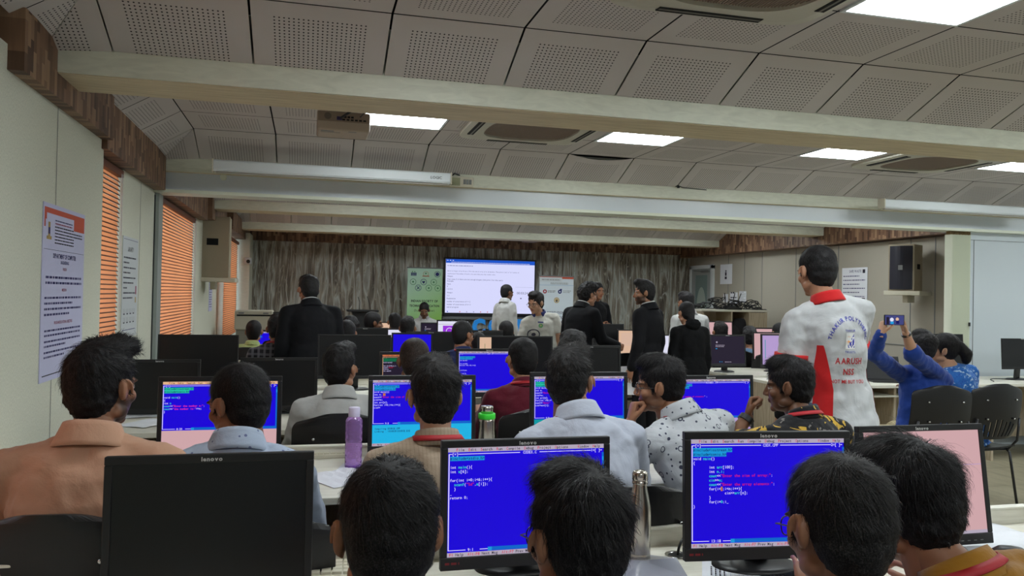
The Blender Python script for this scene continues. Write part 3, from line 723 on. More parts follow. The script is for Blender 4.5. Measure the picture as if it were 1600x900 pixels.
A, B = at(637, 418, 13.9), at(691.5, 420, 13.9)
banner('roll_up_banner', A.x, B.x, 13.9, A.z, 'pale green standing banner with rows of round emblems, left of the big screen', MATS['banner_green'], bg)
def bw(mb, w_, h_):
    z = .001
    rect(mb, 0, h_-.045, w_, h_, 0, z); rect(mb, 0, h_-.10, w_*.66, h_-.02, 1, z+.0005); ink_lines(mb, .04, w_*.6, h_-.07, .012, 4, z+.001, 2); rect(mb, 0, h_-.16, w_, h_-.155, 5, z)
    for i in range(2): ink_lines(mb, .2, w_-.1, h_-.12-i*.02, .008, 4, z, 6+i)
    ring(mb, w_*.16, h_-.27, .016, .036, 3, z); ring(mb, w_*.60, h_-.27, .014, .036, 2, z); rect(mb, w_*.60, h_-.25, w_*.66, h_-.22, 2, z); ink_lines(mb, w_*.24, w_*.48, h_-.265, .012, 4, z, 4); ink_lines(mb, w_*.24, w_*.46, h_-.285, .010, 4, z, 5); ink_lines(mb, w_*.70, w_*.93, h_-.26, .010, 4, z, 8); ink_lines(mb, w_*.70, w_*.9, h_-.285, .010, 4, z, 9)
    ring(mb, w_*.51, h_-.42, .036, .05, 6, z); disc(mb, w_*.51, h_-.42, .03, 6, z); rect(mb, w_*.49, h_-.45, w_*.53, h_-.42, 7, z+.0005)
    for i, s_ in enumerate(("INSTITUTION'S", 'INNOVATION', 'COUNCIL', 'IC201917862')): put_text(mb, s_, w_*.52, h_-.66-i*.085, .062, 7 if i < 3 else 8, z, align='c', sx=.82, bold=.01)
    return [ORG, mat('banner_grey', (200, 208, 214), .7), NAVY, mat('logo_crimson', (150, 30, 50), .7), GREYPL, mat('banner_blue_line', (110, 160, 200), .7), GOLD, INKD, INKR]
A, B = at(843, 431, 13.3), at(896, 432, 13.3)
banner('roll_up_banner', A.x, B.x, 13.3, A.z, 'white standing banner with an orange top edge and red-blue wording, right of the big screen', mat('banner_white', (208, 218, 226), .6), bw)

CY = mat('letter_blue', (20, 130, 214), .5)
for ch, px, lab in (('C', 738, 'blue block letter C, first of the cut-out word on the front table'), ('O', 763, 'blue block letter O between the letter C and the white shirt man'), ('D', 785, 'blue block letter D mostly hidden by the white shirt man by the big screen'), ('E', 808, 'blue block letter E beside the man in the collared sports shirt')):
    p = at(px, 518, 12.5); v, f, mn, mx = glyph(ch, .06)
    k = .33; fl = MB(); z0 = min(q[1] for q in v)
    bm = bmesh.new(); vs = [bm.verts.new(((q[0]-mn)*k*.88, 0, (q[1]-z0)*k)) for q in v]
    for q in f:
        try: bm.faces.new([vs[i] for i in q])
        except ValueError: pass
    ex = bmesh.ops.extrude_face_region(bm, geom=bm.faces[:]); bmesh.ops.translate(bm, vec=(0, .06, 0), verts=[e for e in ex['geom'] if isinstance(e, bmesh.types.BMVert)])
    bmesh.ops.recalc_face_normals(bm, faces=bm.faces); me = bpy.data.meshes.new('block_letter'); bm.to_mesh(me); bm.free(); me.materials.append(CY)
    o = link('block_letter', me); o.location = (p.x, 12.5, .862); tag(o, lab, 'cut-out letter', 'cut-out letters on the front table')

# ================================================================== FURNITURE
LAM, LAMS = MATS['desk_laminate'], MATS['desk_side_laminate']
def desk(x0, x1, yf, yb, label, trays=(), z=.75, ledge=True, grommets=()):
    r = empty('computer_desk', ((x0+x1)/2, (yf+yb)/2, 0), 0, label, 'desk', 'long computer desks')
    ox, oy = r.location.x, r.location.y
    a, b, c, d = x0-ox, x1-ox, yf-oy, yb-oy
    MB().box((a, c, z-.028), (b, d, z)).obj('worktop', LAM, r, bevel=.003)
    if ledge: MB().box((a, d-.02, z-.1), (b, d, z+.05)).box((a, d-.028, z+.05), (b, d+.006, z+.058)).obj('back_ledge', LAM, r, bevel=.002)
    MB().box((a+.02, d-.09, .12), (b-.02, d-.072, z-.028)).obj('modesty_panel', LAMS, r)
    n = max(1, int(round((b-a)/1.25)))
    for i in range(n+1):
        x = a+(b-a-.025)*i/n
        MB().box((x, c+.06, 0), (x+.025, d-.02, z-.028)).obj('side_panel', LAMS, r)
    for t in trays:
        t -= ox
        MB().box((t-.3, c+.03, z-.115), (t+.3, c+.34, z-.10)).box((t-.31, c+.03, z-.115), (t-.295, c+.34, z-.028)).box((t+.295, c+.03, z-.115), (t+.31, c+.34, z-.028)).obj('keyboard_tray', LAM, r)
    for t in grommets:
        gp = atz(*t, z); gx, gy = gp.x-ox, gp.y-oy
        k = MB().lathe([(.034, .0005), (.036, .003), (.028, .004), (.026, .001)], (gx, gy, z), 24); k.obj('grommet', CHROME, r, smooth=True)
        MB().lathe([(.026, .0012), (.026, .0016)], (gx, gy, z), 20).obj('grommet_hole', DARK, r)
    return r
desk(-1.12, 2.45, 1.52, 2.25, 'cream computer desk nearest the viewer, carrying the steel bottle', (-.2, .58, 1.2, 1.75), grommets=((1058, 868), ))
desk(-1.12, 2.30, 2.98, 3.72, 'cream computer desk of the second row, carrying the purple bottle', (-.35, .5, 1.2, 1.95))
desk(-1.00, 1.95, 4.48, 5.30, 'cream computer desk of the third row, with loose papers at its window end', (-.62, .05, .7, 1.5))
desk(-1.10, 2.0, 5.90, 6.60, 'cream computer desk of the fourth row, under the three big unlit screens', (-.5, .4, 1.4))
desk(-.95, 2.6, 7.6, 8.35, 'cream computer desk just past the folding wall line, with the violet-blue screen', ())
desk(-.95, 2.6, 9.3, 10.0, 'cream computer desk behind the row with the violet-blue screen, left half of the far room', ())
desk(-.4, 3.0, 10.9, 11.55, 'cream computer desk closest to the front table in the far room', ())
desk(3.15, 4.4, 8.6, 9.3, 'short cream desk under the peach-coloured screen between the standing suit men', ())
desk(4.15, 6.35, 7.15, 8.0, 'cream desk with the small dark lit monitor and a black mouse, past the aisle', (4.9, 5.9), ledge=False)
desk(4.6, 6.9, 9.0, 9.7, 'cream desk with pink and lavender screens in front of the cable cabinet', ())
desk(4.2, 8.7, 6.22, 6.93, 'long cream desk along the folding wall and white panel where the phone couple sit', (5.2, 6.1, 7.6), ledge=False)
ft = empty('front_table', (2.6, 12.45, 0), 0, 'cream front table below the big screen carrying the blue letters', 'table')
MB().box((-1.5, -.32, .83), (1.6, .32, .86)).obj('table_top', LAM, ft, bevel=.003); MB().box((-1.45, -.28, 0), (-1.42, .3, .83)).obj('side_panel', LAMS, ft); MB().box((1.5, -.28, 0), (1.53, .3, .83)).obj('side_panel', LAMS, ft); MB().box((-1.42, -.25, .1), (1.5, -.23, .83)).obj('front_panel', LAMS, ft)

# cabinet with cables on it, far right
A, B = at(1098, 484, 11.1), at(1198, 487, 11.1); ct = 1.36
cb = empty('storage_cabinet', ((A.x+B.x)/2, 11.35, 0), 0, 'open-fronted cream cabinet by the right wall, heaped with black cables', 'cabinet'); cw = (B.x-A.x)/2
MB().box((-cw-.03, -.27, ct-.03), (cw+.01, .27, ct)).obj('top_board', LAM, cb)
for x in (-cw, -.12*cw, .42*cw, cw-.025): MB().box((x, -.25, 0), (x+.022, .25, ct-.03)).obj('upright', LAMS, cb)
MB().box((-cw, .23, 0), (cw, .25, ct-.03)).obj('back_panel', LAMS, cb); MB().box((.42*cw, -.265, .5), (cw, -.25, ct-.04)).obj('door', LAMS, cb)
MB().box((-cw, -.24, .80), (.42*cw, .24, .82)).obj('shelf_board', LAMS, cb)
rn = random.Random(5)
def tangle(cx, w_, h_, n, seed):
    rn = random.Random(seed); m = MB()
    for i in range(n):
        R = rn.uniform(.05, .12); x, y = cx+rn.uniform(-w_, w_), rn.uniform(-.15, .15); z = .012+rn.uniform(0, h_)*(1-abs((x-cx)/w_)**2); tl, az, ph = rn.uniform(.2, 1.2), rn.uniform(0, 6.3), rn.uniform(0, 6.3); P = []
        for k in range(26):
            t = ph+k/25*rn.uniform(6, 7.5)
            q = Vector((R*math.cos(t), R*math.sin(t)*math.cos(tl), R*math.sin(t)*math.sin(tl)*.6)); q.rotate(Matrix.Rotation(az, 3, 'Z')); P.append((x+q.x, y+q.y*.7, max(.01, z+q.z)))
        m.tube(P, .007, 5)
    return m
for cx, lab, sd in ((-.50*cw, 'tangled black cables on the cabinet end nearer the glass door', 2), (.45*cw, 'tangled black cables on the cabinet end away from the glass door', 3)):
    o = tangle(cx, .28, .15, 26, sd).obj('cable_pile', BLK2, smooth=True); o.location = (cb.location.x, 11.35, ct); tag(o, lab, 'cables', 'cable heaps on the cabinet', 'stuff')
rt = empty('router', (cb.location.x+.02, 11.2, ct), 0, 'black router with raised antennas between the cable heaps', 'router')
MB().box((-.12, -.08, 0), (.12, .08, .04)).obj('body', BLK, rt, bevel=.01)
for x, t in ((-.09, -.02), (.02, .05), (.09, .09)): MB().tube([(x, .07, .03), (x+t, .07, .26)], .007, 6).obj('antenna', BLK, rt)
bgc = MB()
for i, (x, z, s_) in enumerate(((-.08, .13, .17), (.10, .24, .15), (.16, .08, .12))):
    bgc.lathe([(s_*math.sin(t)+.001, s_*.9-s_*.9*math.cos(t)) for t in np.linspace(0, math.pi, 9)], (x, 0, z-.10), 12, sx=1.1, sy=.7)
o = bgc.obj('backpack', mat('bag_black', (26, 26, 32), .8, bump=.5, noise_scale=12), smooth=True); o.location = (cb.location.x+.14*cw, 11.25, .82); tag(o, 'slumped black backpack on the cabinet shelf below the cables', 'bag')

# boxy machine and glass-fronted unit, far left; lectern
A, B = at(367, 487, 11.2), at(426, 487, 11.2)
pn = empty('plotter', ((A.x+B.x)/2, 11.4, 0), 0, 'boxy beige machine with a dark slot against the left blinds', 'printer'); hw = (B.x-A.x)/2
MB().box((-hw, -.25, .98), (hw, .25, 1.24)).obj('body', mat('machine_beige', (190, 184, 166), .5), pn, bevel=.015); MB().box((-hw+.03, -.254, 1.165), (hw-.02, -.25, 1.185)).obj('slot', DARK, pn); MB().box((-hw+.05, -.26, 1.195), (-hw+.12, -.25, 1.215)).box((hw-.12, -.26, 1.195), (hw-.05, -.25, 1.215)).obj('clip', GREYPL, pn)
MB().box((-hw+.02, -.22, 0), (hw-.02, .22, .98)).obj('stand', mat('machine_grey', (130, 126, 114), .6), pn)
A = at(427, 487, 11.2); B = at(470, 487, 11.2)
gc = empty('display_case', ((A.x+B.x)/2, 11.4, 0), 0, 'glass-fronted case with a black frame beside the boxy beige machine', 'display case'); hw = (B.x-A.x)/2
MB().box((-hw, -.2, 0), (hw, .2, 1.0)).obj('base', LAMS, gc); f = MB()
for a, b in (((-hw, -.2, 1.0), (hw, -.18, 1.02)), ((-hw, -.2, 1.20), (hw, .2, 1.22)), ((-hw, -.2, 1.0), (-hw+.02, -.18, 1.2)), ((hw-.02, -.2, 1.0), (hw, -.18, 1.2)), ((-hw, .18, 1.0), (hw, .2, 1.2))): f.box(a, b)
f.obj('frame', BLK, gc); MB().box((-hw+.02, -.195, 1.02), (hw-.02, -.19, 1.2)).obj('glass_pane', GLASS, gc)
A, B = at(543, 484, 12.4), at(592, 486, 12.4)
ld = empty('lectern', ((A.x+B.x)/2, 12.6, 0), 0, 'black lectern with a wide flat top before the veined wall', 'lectern'); hw = (B.x-A.x)/2
MB().box((-hw, -.2, A.z-.03), (hw, .2, A.z)).obj('top_board', BLK2, ld, bevel=.004); MB().rings([[Vector((x*s_, y, z)) for x, y in ((-1, -.16), (1, -.16), (1, .16), (-1, .16))] for s_, z in ((.11, .04), (.11, A.z-.18), (hw*.7, A.z-.03))]).obj('column', BLK2, ld); MB().box((-.22, -.2, 0), (.22, .2, .04)).obj('base', BLK2, ld, bevel=.005)
MB().tube([(-.05, -.05, A.z), (-.05, -.1, A.z+.12), (-.08, -.16, A.z+.2)], .005).tube([(.12, -.05, A.z), (.1, -.1, A.z+.1), (.06, -.14, A.z+.21)], .005).obj('gooseneck_microphone', BLK, ld)

# ------------------------------------------------------------------ monitors
def em(name, rgb, k=1.0): return mat('glow_'+name, rgb, .4, emit=k)
SB, SW, SG, SCY, SDB, SRD, SYL, SCYB = em('blue', (26, 2, 214)), em('white', (214, 206, 250)), em('grey', (176, 166, 184)), em('cyan', (24, 150, 214)), em('darkblue', (12, 10, 90)), em('red', (200, 26, 70)), em('green', (60, 220, 190)), em('cyanband', (10, 100, 200))
SK, SAQ, SPK, SLV, STL, SAM, SBK, SORA = em('black', (30, 22, 40)), em('aqua', (30, 176, 226)), em('pink', (214, 172, 176), .9), em('lavender', (186, 160, 214), .9), em('teal', (10, 150, 160)), em('amber', (222, 178, 136)), em('darkscreen', (34, 26, 44)), em('orange', (190, 110, 70))
SMAG = em('magenta', (240, 50, 130)); SGRN = em('deepgreen', (16, 110, 60)); SWHT = em('paper', (226, 226, 246), .95); SPCH = em('peach', (226, 188, 160), .9); SVIO = em('violet', (150, 50, 214)); SHLG = em('mint', (30, 190, 160)); SNIGHT = em('night', (10, 9, 12))
SCRN = [SB, SW, SG, SCY, SDB, SRD, SYL, SCYB, SK, SAQ, SPK, SLV, STL, SAM, SBK, SORA, SMAG, SGRN, SWHT, SPCH, SVIO, SHLG, SNIGHT]
iB, iW, iG, iCY, iDB, iRD, iYL, iCB, iK, iAQ, iPK, iLV, iTL, iAM, iBK, iOR, iMG, iGN, iWH, iPC, iVI, iHL = range(22)
def ide(lines, title, num, pos, hl=iCY, bar=iG, msg=None, split=25, bgc=None, full=True, frame=iW):
    """a blue text-mode editor: lines = [(row, col, [(text, colour)...])], first rows may be highlighted"""
    def f(t, w_, h_):
        cw, ch = w_/80, h_/25; Y = lambda r: h_-(r+1)*ch
        if bgc is not None: rect(t, 0, 0, w_, h_, bgc, .0004)
        rect(t, 0, Y(0), w_, h_, bar, .0008)
        for c, s_ in ((4, 'File'), (10, 'Edit'), (16, 'Search'), (24, 'Run'), (29, 'Compile'), (38, 'Debug'), (45, 'Project'), (54, 'Options'), (66, 'Window'), (74, 'Help')):
            put_mono(t, s_[0], c*cw, Y(0), cw, ch, iRD, .0012); put_mono(t, ' '+s_[1:], c*cw, Y(0), cw, ch, iK, .0012)
        bot = split-2
        for a, b in ((1, 2), (5, 36), (46, 73), (78, 79)): rect(t, a*cw*.6 if a == 1 else a*cw, Y(1)+ch*.45, b*cw, Y(1)+ch*.62, frame, .0012)
        put_mono(t, '[=]', 2*cw, Y(1), cw, ch, frame, .0012); put_mono(t, title, (41-len(title)/2)*cw, Y(1), cw, ch, frame, .0012); put_mono(t, num+'=[ ]', 73*cw, Y(1), cw, ch, frame, .0012)
        rect(t, .25*cw, Y(bot)+.5*ch, .75*cw, Y(1)+ch*.6, frame, .0012); rect(t, 79*cw, Y(bot), 80*cw, Y(2)+ch, iCB, .001); rect(t, 79.1*cw, Y(3), 79.9*cw, Y(3)+ch, iCY, .0012)
        rect(t, .3*cw, Y(bot)+.45*ch, 9*cw, Y(bot)+.6*ch, frame, .0012); put_mono(t, pos, 10*cw, Y(bot), cw, ch, frame, .0012); rect(t, 16*cw, Y(bot)+.45*ch, 20*cw, Y(bot)+.6*ch, frame, .0012); rect(t, 20*cw, Y(bot)+.1*ch, 79*cw, Y(bot)+ch*.95, iCB, .0009); rect(t, 20*cw, Y(bot)+.1*ch, 22*cw, Y(bot)+ch*.95, iCY, .0012)
        if msg: msg(t, cw, ch, Y, bot)
        rect(t, 0, 0, w_, ch, bar, .0008)
        x = 1
        for a, b in (('F1', 'Help'), ('Alt-F8', 'Next Msg'), ('Alt-F7', 'Prev Msg'), ('Alt-F9', 'Compile'), ('F9', 'Make'), ('F10', 'Menu')):
            if full is True: put_mono(t, a, x*cw, 0, cw, ch, iRD, .0012); x += len(a)+1; put_mono(t, b, x*cw, 0, cw, ch, iK, .0012); x += len(b)+2
        if full == 'save':
            for a, b in (('F1', 'Help'), ('F2', 'Save'), ('F3', 'Open'), ('Alt-F9', 'Compile'), ('F9', 'Make'), ('F10', 'Menu')):
                put_mono(t, a, x*cw, 0, cw, ch, iRD, .0012); x += len(a)+1; put_mono(t, b, x*cw, 0, cw, ch, iK, .0012); x += len(b)+2
        for r_, c, runs in lines:
            for s_, k in runs:
                if k == 'H':
                    rect(t, c*cw, Y(r_), (c+len(s_))*cw, Y(r_)+ch, hl, .0010); put_mono(t, s_, c*cw, Y(r_), cw, ch, iDB, .0014)
                elif k == 'C': rect(t, c*cw, Y(r_), (c+len(s_))*cw, Y(r_)+ch, iOR, .0010)
                else: put_mono(t, s_, c*cw, Y(r_), cw, ch, k, .0014)
                c += len(s_)
    return f
W1, Y1, R1 = iW, iYL, iRD
code_near = ide([(2, 1, [('#include<stdio.h>', 'H')]), (4, 1, [('int ', W1), ('main', Y1), ('(){', W1)]), (5, 1, [('int ', W1), ('a', Y1), ('[6];', W1)]),
    (7, 1, [('for(int ', W1), ('i=0;i<6;i++){', W1)]), (8, 3, [('scanf', Y1), ('(', W1), ('"%d"', R1), (',', W1), ('a', Y1), ('[i]);', W1)]), (9, 3, [('}', W1)]), (10, 1, [('_', W1)]), (11, 1, [('return 0;', W1)])], 'CODEX.C', '1', '9:1')
code_right = ide([(2, 1, [('#include<iostream.h>', 'H')]), (3, 1, [('#include<conio.h>', 'H')]), (4, 1, [('void ', W1), ('main', Y1), ('()', W1)]), (5, 1, [('{', W1)]), (6, 9, [('int ', W1), ('arr', Y1), ('[100];', W1)]), (7, 9, [('int ', W1), ('n,i;', Y1)]),
    (8, 9, [('cout', Y1), ('<<', W1), ('"Enter the size of array:"', R1), (';', W1)]), (9, 9, [('cin', Y1), ('>>', W1), ('n;', Y1)]), (10, 9, [('cout', Y1), ('<<', W1), ('"Enter the array elements:"', R1), (';', W1)]), (11, 9, [('for(i=', W1), ('0', 'C'), (';i<n;i++){', W1)]),
    (12, 17, [('cin>>', W1), ('arr', Y1), ('[n];', W1)]), (13, 9, [('}', W1)]), (14, 9, [('for(i=', W1), ('0', Y1), (';i_', W1)]), (15, 1, [('}', W1)])], 'CODX.CPP', '2', '13:18')
def msg_blank(c):
    def f(t, cw, ch, Y, bot): rect(t, 0, ch, 80*cw, Y(bot), c, .0009)
    return f
def msg_comp(t, cw, ch, Y, bot):
    rect(t, 0, ch, 80*cw, Y(bot), iAQ, .0009)
    for i, s_ in enumerate(('Compiling SOURCE.CPP', 'Linking ..\\SOURCE\\SOURCE.EXE')): put_mono(t, s_, 2*cw, Y(bot+2+i), cw, ch, iDB, .0014)
code_left = ide([(2, 1, [('#include<iostream.h>', 'H')]), (3, 1, [('#include<conio.h>', 'H')]), (5, 1, [('void ', W1), ('main', Y1), ('()', W1)]), (6, 1, [('{', W1)]), (7, 1, [('int ', W1), ('n', Y1)]),
    (8, 1, [('cout', Y1), ('<<', W1), ('"Enter the number n:"', iMG), (';', W1)]), (9, 1, [('cout', Y1), ('>>', W1), ('"the number is:"', iMG), ('>>n;', W1)]), (10, 1, [('}', W1)])], 'NONAME00.CPP', '1', '8:20', hl=iHL, bar=iAM, split=18, msg=msg_blank(iPK), full='save')
code_mid = ide([(2, 1, [('#include<iostream.h>', 'H')]), (3, 1, [('#include<conio.h>', 'H')]), (4, 1, [('void main(){', W1)]), (5, 1, [('int n; ', W1), ('  ', 'C')]), (6, 1, [('cout<<', W1), ('"Enter the size of the"', R1)]), (7, 1, [('cin>>n;', W1)]), (8, 1, [('int arr[n];', W1)]),
    (9, 1, [('for(int i=0;i<n;i++){', W1)]), (10, 1, [('cin>>', W1)])], 'NONAME00.CPP', '1', '9:5', split=18, msg=msg_comp)
code_n = ide([(2, 1, [('#include<iostream.h>', 'H')]), (3, 1, [('#include<conio.h>', 'H')]), (4, 1, [('void main(){', W1)]), (5, 1, [('int n;', W1)]), (6, 1, [('cout<<', W1), ('"Enter n"', R1)]), (7, 1, [('cin>>n;', W1)]), (8, 1, [('int arr[n];', W1)]), (9, 1, [('for(int i=0;i<', W1)]), (10, 1, [('cout<<', W1), ('"Enter"', R1)]), (11, 1, [('cin>>arr[i];', W1)])], 'NONAME00.CPP', '1', '9:9', split=18, msg=msg_blank(iTL), hl=iHL)
code_r = ide([(2, 1, [('#include<iostream.h>', 'H')]), (3, 1, [('#include<conio.h>', 'H')]), (4, 1, [('void main()', W1)]), (7, 1, [('cout<<"', W1), ('Enter number of elements:', R1), ('" ;', W1)])], 'NONAME01.CPP', '1', '7:2', split=18, msg=msg_blank(iLV))
code_dark = ide([(2, 1, [('#include<iostream.h>', 'H')]), (3, 1, [('#include<conio.h>', 'H')]), (4, 1, [('void main()', W1)]), (6, 1, [('int arr[10],n,i;', W1)]), (7, 1, [('cout<<', W1), ('"Enter"', R1)]), (8, 1, [('cin>>n;', W1)]), (9, 1, [('int sum=0;', W1)])], 'FIRST.CPP', '2', '4:1', hl=iGN, bar=iOR, bgc=iBK, frame=iAM)
code_m3 = ide([(3, 1, [('#include<iostream.h>', 'H')]), (4, 1, [('#include<conio.h>', 'H')]), (5, 1, [('int main()', W1)]), (7, 1, [('int arr[5];', W1)]), (8, 1, [('for(int i=0;i<5;i++){ ', W1)]), (11, 1, [('cout<<sum;', W1)]), (13, 1, [('return 0;', W1)])], 'CODEX.CPP', '1', '9:20')
def blank(c, extra=None):
    def f(t, w_, h_):
        rect(t, 0, 0, w_, h_, c, .0004)
        if extra: extra(t, w_, h_)
    return f
def pink_txt(t, w_, h_):
    ink_lines(t, w_*.03, w_*.3, h_*.955, h_*.012, iOR, .0008, 1); ink_lines(t, w_*.03, w_*.36, h_*.915, h_*.016, iMG, .0008, 2); ink_lines(t, w_*.03, w_*.07, h_*.86, h_*.016, iRD, .0008, 3); rect(t, 0, h_*.66, w_, h_*.665, iLV, .0007); rect(t, 0, 0, w_, h_*.03, iG, .0007)
def split_doc(t, w_, h_):
    rect(t, 0, 0, w_*.16, h_, iPC, .0008); rect(t, w_*.16, 0, w_, h_, 22, .0008); rect(t, w_*.07, h_*.1, w_*.075, h_*.85, iGN, .0012)
def desk_txt(t, w_, h_):
    disc(t, w_*.17, h_*.78, w_*.025, iG, .0008); ink_lines(t, w_*.13, w_*.4, h_*.66, h_*.02, iG, .0008, 2); ink_lines(t, w_*.13, w_*.38, h_*.61, h_*.02, iG, .0008, 3); rect(t, w_*.13, h_*.53, w_*.18, h_*.56, iCY, .0008); rect(t, w_*.24, h_*.05, w_*.26, h_*.08, iCY, .0008); rect(t, w_*.3, h_*.05, w_*.32, h_*.08, iCY, .0008); ink_lines(t, w_*.4, w_*.6, h_*.05, h_*.02, iG, .0008, 6)
def page(t, w_, h_): rect(t, w_*.2, h_*.3, w_*.9, h_*.9, iWH, .0008); rect(t, 0, h_*.5, w_, h_*.51, iG, .001)
def web(t, w_, h_):
    rect(t, w_*.16, h_*.1, w_*.95, h_*.78, iVI, .0008); ring(t, w_*.38, h_*.5, w_*.10, w_*.12, iWH, .001); put_text(t, 'CODEX', w_*.35, h_*.25, h_*.2, iWH, .0012); rect(t, 0, h_*.84, w_, h_*.86, iG, .0008)
def pinkweb(t, w_, h_): rect(t, w_*.08, h_*.2, w_*.10, h_*.85, iTL, .0008); ink_lines(t, w_*.05, w_*.9, h_*.22, h_*.012, iG, .0008, 4)

MON = {}
def monitor(px0, px1, pyt, Y, label, screen=None, sc=None, yaw=0, ratio=.715, logo=True, thin=False, tilt=3, desk_z=.75, w_fix=None, red=False, base=True, buttons=False, group='desktop monitors'):
    A, B = at(px0, pyt, Y), at(px1, pyt, Y); W_ = (B.x-A.x)/math.cos(rad(yaw)) if not w_fix else w_fix; H_ = W_*ratio
    zt = (A.z+B.z)/2; cx = (A.x+B.x)/2; zb = zt-H_*math.cos(rad(tilt))
    r = empty('computer_monitor', (cx, Y, desk_z), rad(yaw), label, 'monitor', group)
    k = W_/.47; bs, bt, bb = ((.018, .020, .034) if not thin else (.010, .010, .020)); bs, bt, bb = bs*k, bt*k, bb*k
    P = bpy.data.objects.new('housing', None)
    T_ = Matrix.Translation((0, 0, zb-desk_z)) @ Matrix.Rotation(rad(-tilt), 4, 'X')
    m = MB(); h = W_/2
    # front bezel: four bars around a recessed screen, then a tapering back shell
    for a, b in (((-h, 0, 0), (h, .022, bb)), ((-h, 0, H_-bt), (h, .022, H_)), ((-h, 0, bb), (-h+bs, .022, H_-bt)), ((h-bs, 0, bb), (h, .022, H_-bt))): m.box(a, b)
    m.obj('bezel', BLK if not thin else BLK2, r, bevel=.0025, M=T_)
    MB().rings([[Vector((x*s_, y, H_*.5+(z-H_*.5)*s_)) for x, z in ((-h, 0), (h, 0), (h, H_), (-h, H_))] for y, s_ in ((.020, .995), (.034, .93), (.050, .6))]).obj('back_shell', BLK2, r, M=T_)
    sw, sh = W_-2*bs, H_-bt-bb
    s = MB().box((-sw/2, .004, bb), (sw/2, .018, bb+sh)).obj('screen', OFFSCR if screen is None else screen, r, M=T_)
    if sc:
        t = MB(); sc(t, sw, sh); t.obj('screen_text', SCRN, s, M=Matrix.Translation((-sw/2, .0035, bb)) @ Matrix.Rotation(rad(90), 4, 'X'), recalc=False)
    if logo:
        t = MB(); put_text(t, 'lenovo', 0, 0, .0135*k, align='c', bold=.035, sx=1.1); t.obj('logo', mat('logo_silver', (206, 206, 206), .4), r, M=T_ @ Matrix.Translation((0, -.0008, H_-bt*.78)) @ Matrix.Rotation(rad(90), 4, 'X'), recalc=False)
    if red:
        t = MB(); ink_lines(t, -h+.012, -h+.05, bb*.45, .006, 0, 0, 3); t.obj('badge', mat('badge_red', (130, 30, 36), .5), r, M=T_ @ Matrix.Translation((0, -.0008, 0)) @ Matrix.Rotation(rad(90), 4, 'X'), recalc=False)
    if buttons:
        t = MB()
        for i in range(6): t.box((h-.17+i*.024, -.001, bb*.35), (h-.160+i*.024, 0, bb*.42))
        t.obj('buttons', GREYPL, r, M=T_)
    if base:
        MB().rings([[Vector((x, y+q, z)) for x, y in ((-.035, 0), (.035, 0), (.035, .018), (-.035, .018))] for z, q in ((0, .082), (zb-desk_z+.02, .07), (zb-desk_z+H_*.42, .045))]).obj('stand', BLK, r, bevel=.006)
        bsx = min(.125, W_*.27)
        MB().lathe([(1, 0), (1, .006), (.82, .014), (.3, .02)], (0, .09, 0), 36, sx=bsx, sy=.085).obj('base', BLK, r, smooth=True)
    return r
m1 = monitor(160, 491, 712, 1.99, 'largest unlit monitor at the front, hiding the back of the printed blue shirt', logo=True)
m2 = monitor(692, 957, 687, 2.04, 'monitor showing the short blue code page titled CODEX.C, with a red badge', SB, code_near, red=True)
m3 = monitor(1081, 1325, 676, 1.92, 'monitor showing the long blue code page titled CODX.CPP, with a red badge', SB, code_right, yaw=-6, red=True)
m4 = monitor(1358, 1557, 668, 2.0, 'front monitor with a plain pink screen, beside the mustard shirt', SPK, blank(iPK, pink_txt), ratio=.80, w_fix=.455, buttons=True, tilt=8)
m5 = monitor(246, 441, 589, 3.36, 'second-row monitor half blue code and half pink, with an amber menu bar', SB, code_left)
m6 = monitor(577, 745, 587, 3.44, 'second-row monitor with a cyan lower half, behind the beige striped shirt', SB, code_mid, red=True)
m7 = monitor(831, 983, 582, 3.43, 'second-row monitor with a teal strip, hidden behind the pale shirt with a collar line', SB, code_n, logo=False)
m8 = monitor(1046, 1180, 587, 3.50, 'second-row monitor at the aisle, blue above a lavender strip', SB, code_r)
m9 = monitor(184, 313, 562, 5.06, 'unlit monitor with a brownish sheen next to the left blinds, third row')
m10 = monitor(375, 497, 559, 5.06, 'unlit monitor between the printed blue shirt and the white shirt at its left')
m11 = monitor(594, 704, 550, 5.06, 'monitor with a black page of green and white code under an orange bar', SBK, code_dark, logo=False)
m12 = monitor(714, 817, 545, 5.10, 'third-row blue code monitor left of the maroon shirt', SB, code_m3)
m13 = monitor(875, 971, 540, 5.10, 'unlit monitor behind the wavy-haired head, left of the held white paper', w_fix=.45)
m14 = monitor(246, 373, 523, 6.2, 'wide thin unlit monitor reflecting the left blinds, against the stacked folding wall', logo=False, thin=True, ratio=.61)
m15 = monitor(497, 612, 523, 6.2, 'wide thin unlit monitor over the white-shirted man with spectacles', logo=False, thin=True, ratio=.61, buttons=True)
m16 = monitor(748, 865, 525, 6.2, 'wide thin monitor with a cream strip of page down its left edge', SK, blank(iBK, split_doc), logo=False, thin=True, ratio=.61)
m17 = monitor(636, 712, 518, 8.0, 'unlit monitor in front of the navy shirt with spectacles, far room')
m18 = monitor(716, 787, 516, 8.05, 'unlit monitor directly below the blue cut-out letters, far room')
m19 = monitor(535, 607, 512, 8.1, 'unlit monitor just past the lone rounded heads, left of the small white screen')
m20 = monitor(617, 672, 520, 7.75, 'narrow view of a violet-blue screen beside the unlit monitor', SB, None, logo=False, w_fix=.40)
m21 = monitor(594, 629, 513, 9.5, 'white page screen in the far room, left of the violet-blue one', SWHT, blank(iWH, page), logo=False, w_fix=.44)
m22 = monitor(683, 734, 500, 11.1, 'far screen with a purple event page, below the big display', SLV, blank(iWH, web), logo=True)
m23 = monitor(663, 692, 504, 11.15, 'small dark lit screen left of the purple event page', SBK, blank(iBK, desk_txt), logo=False, w_fix=.36)
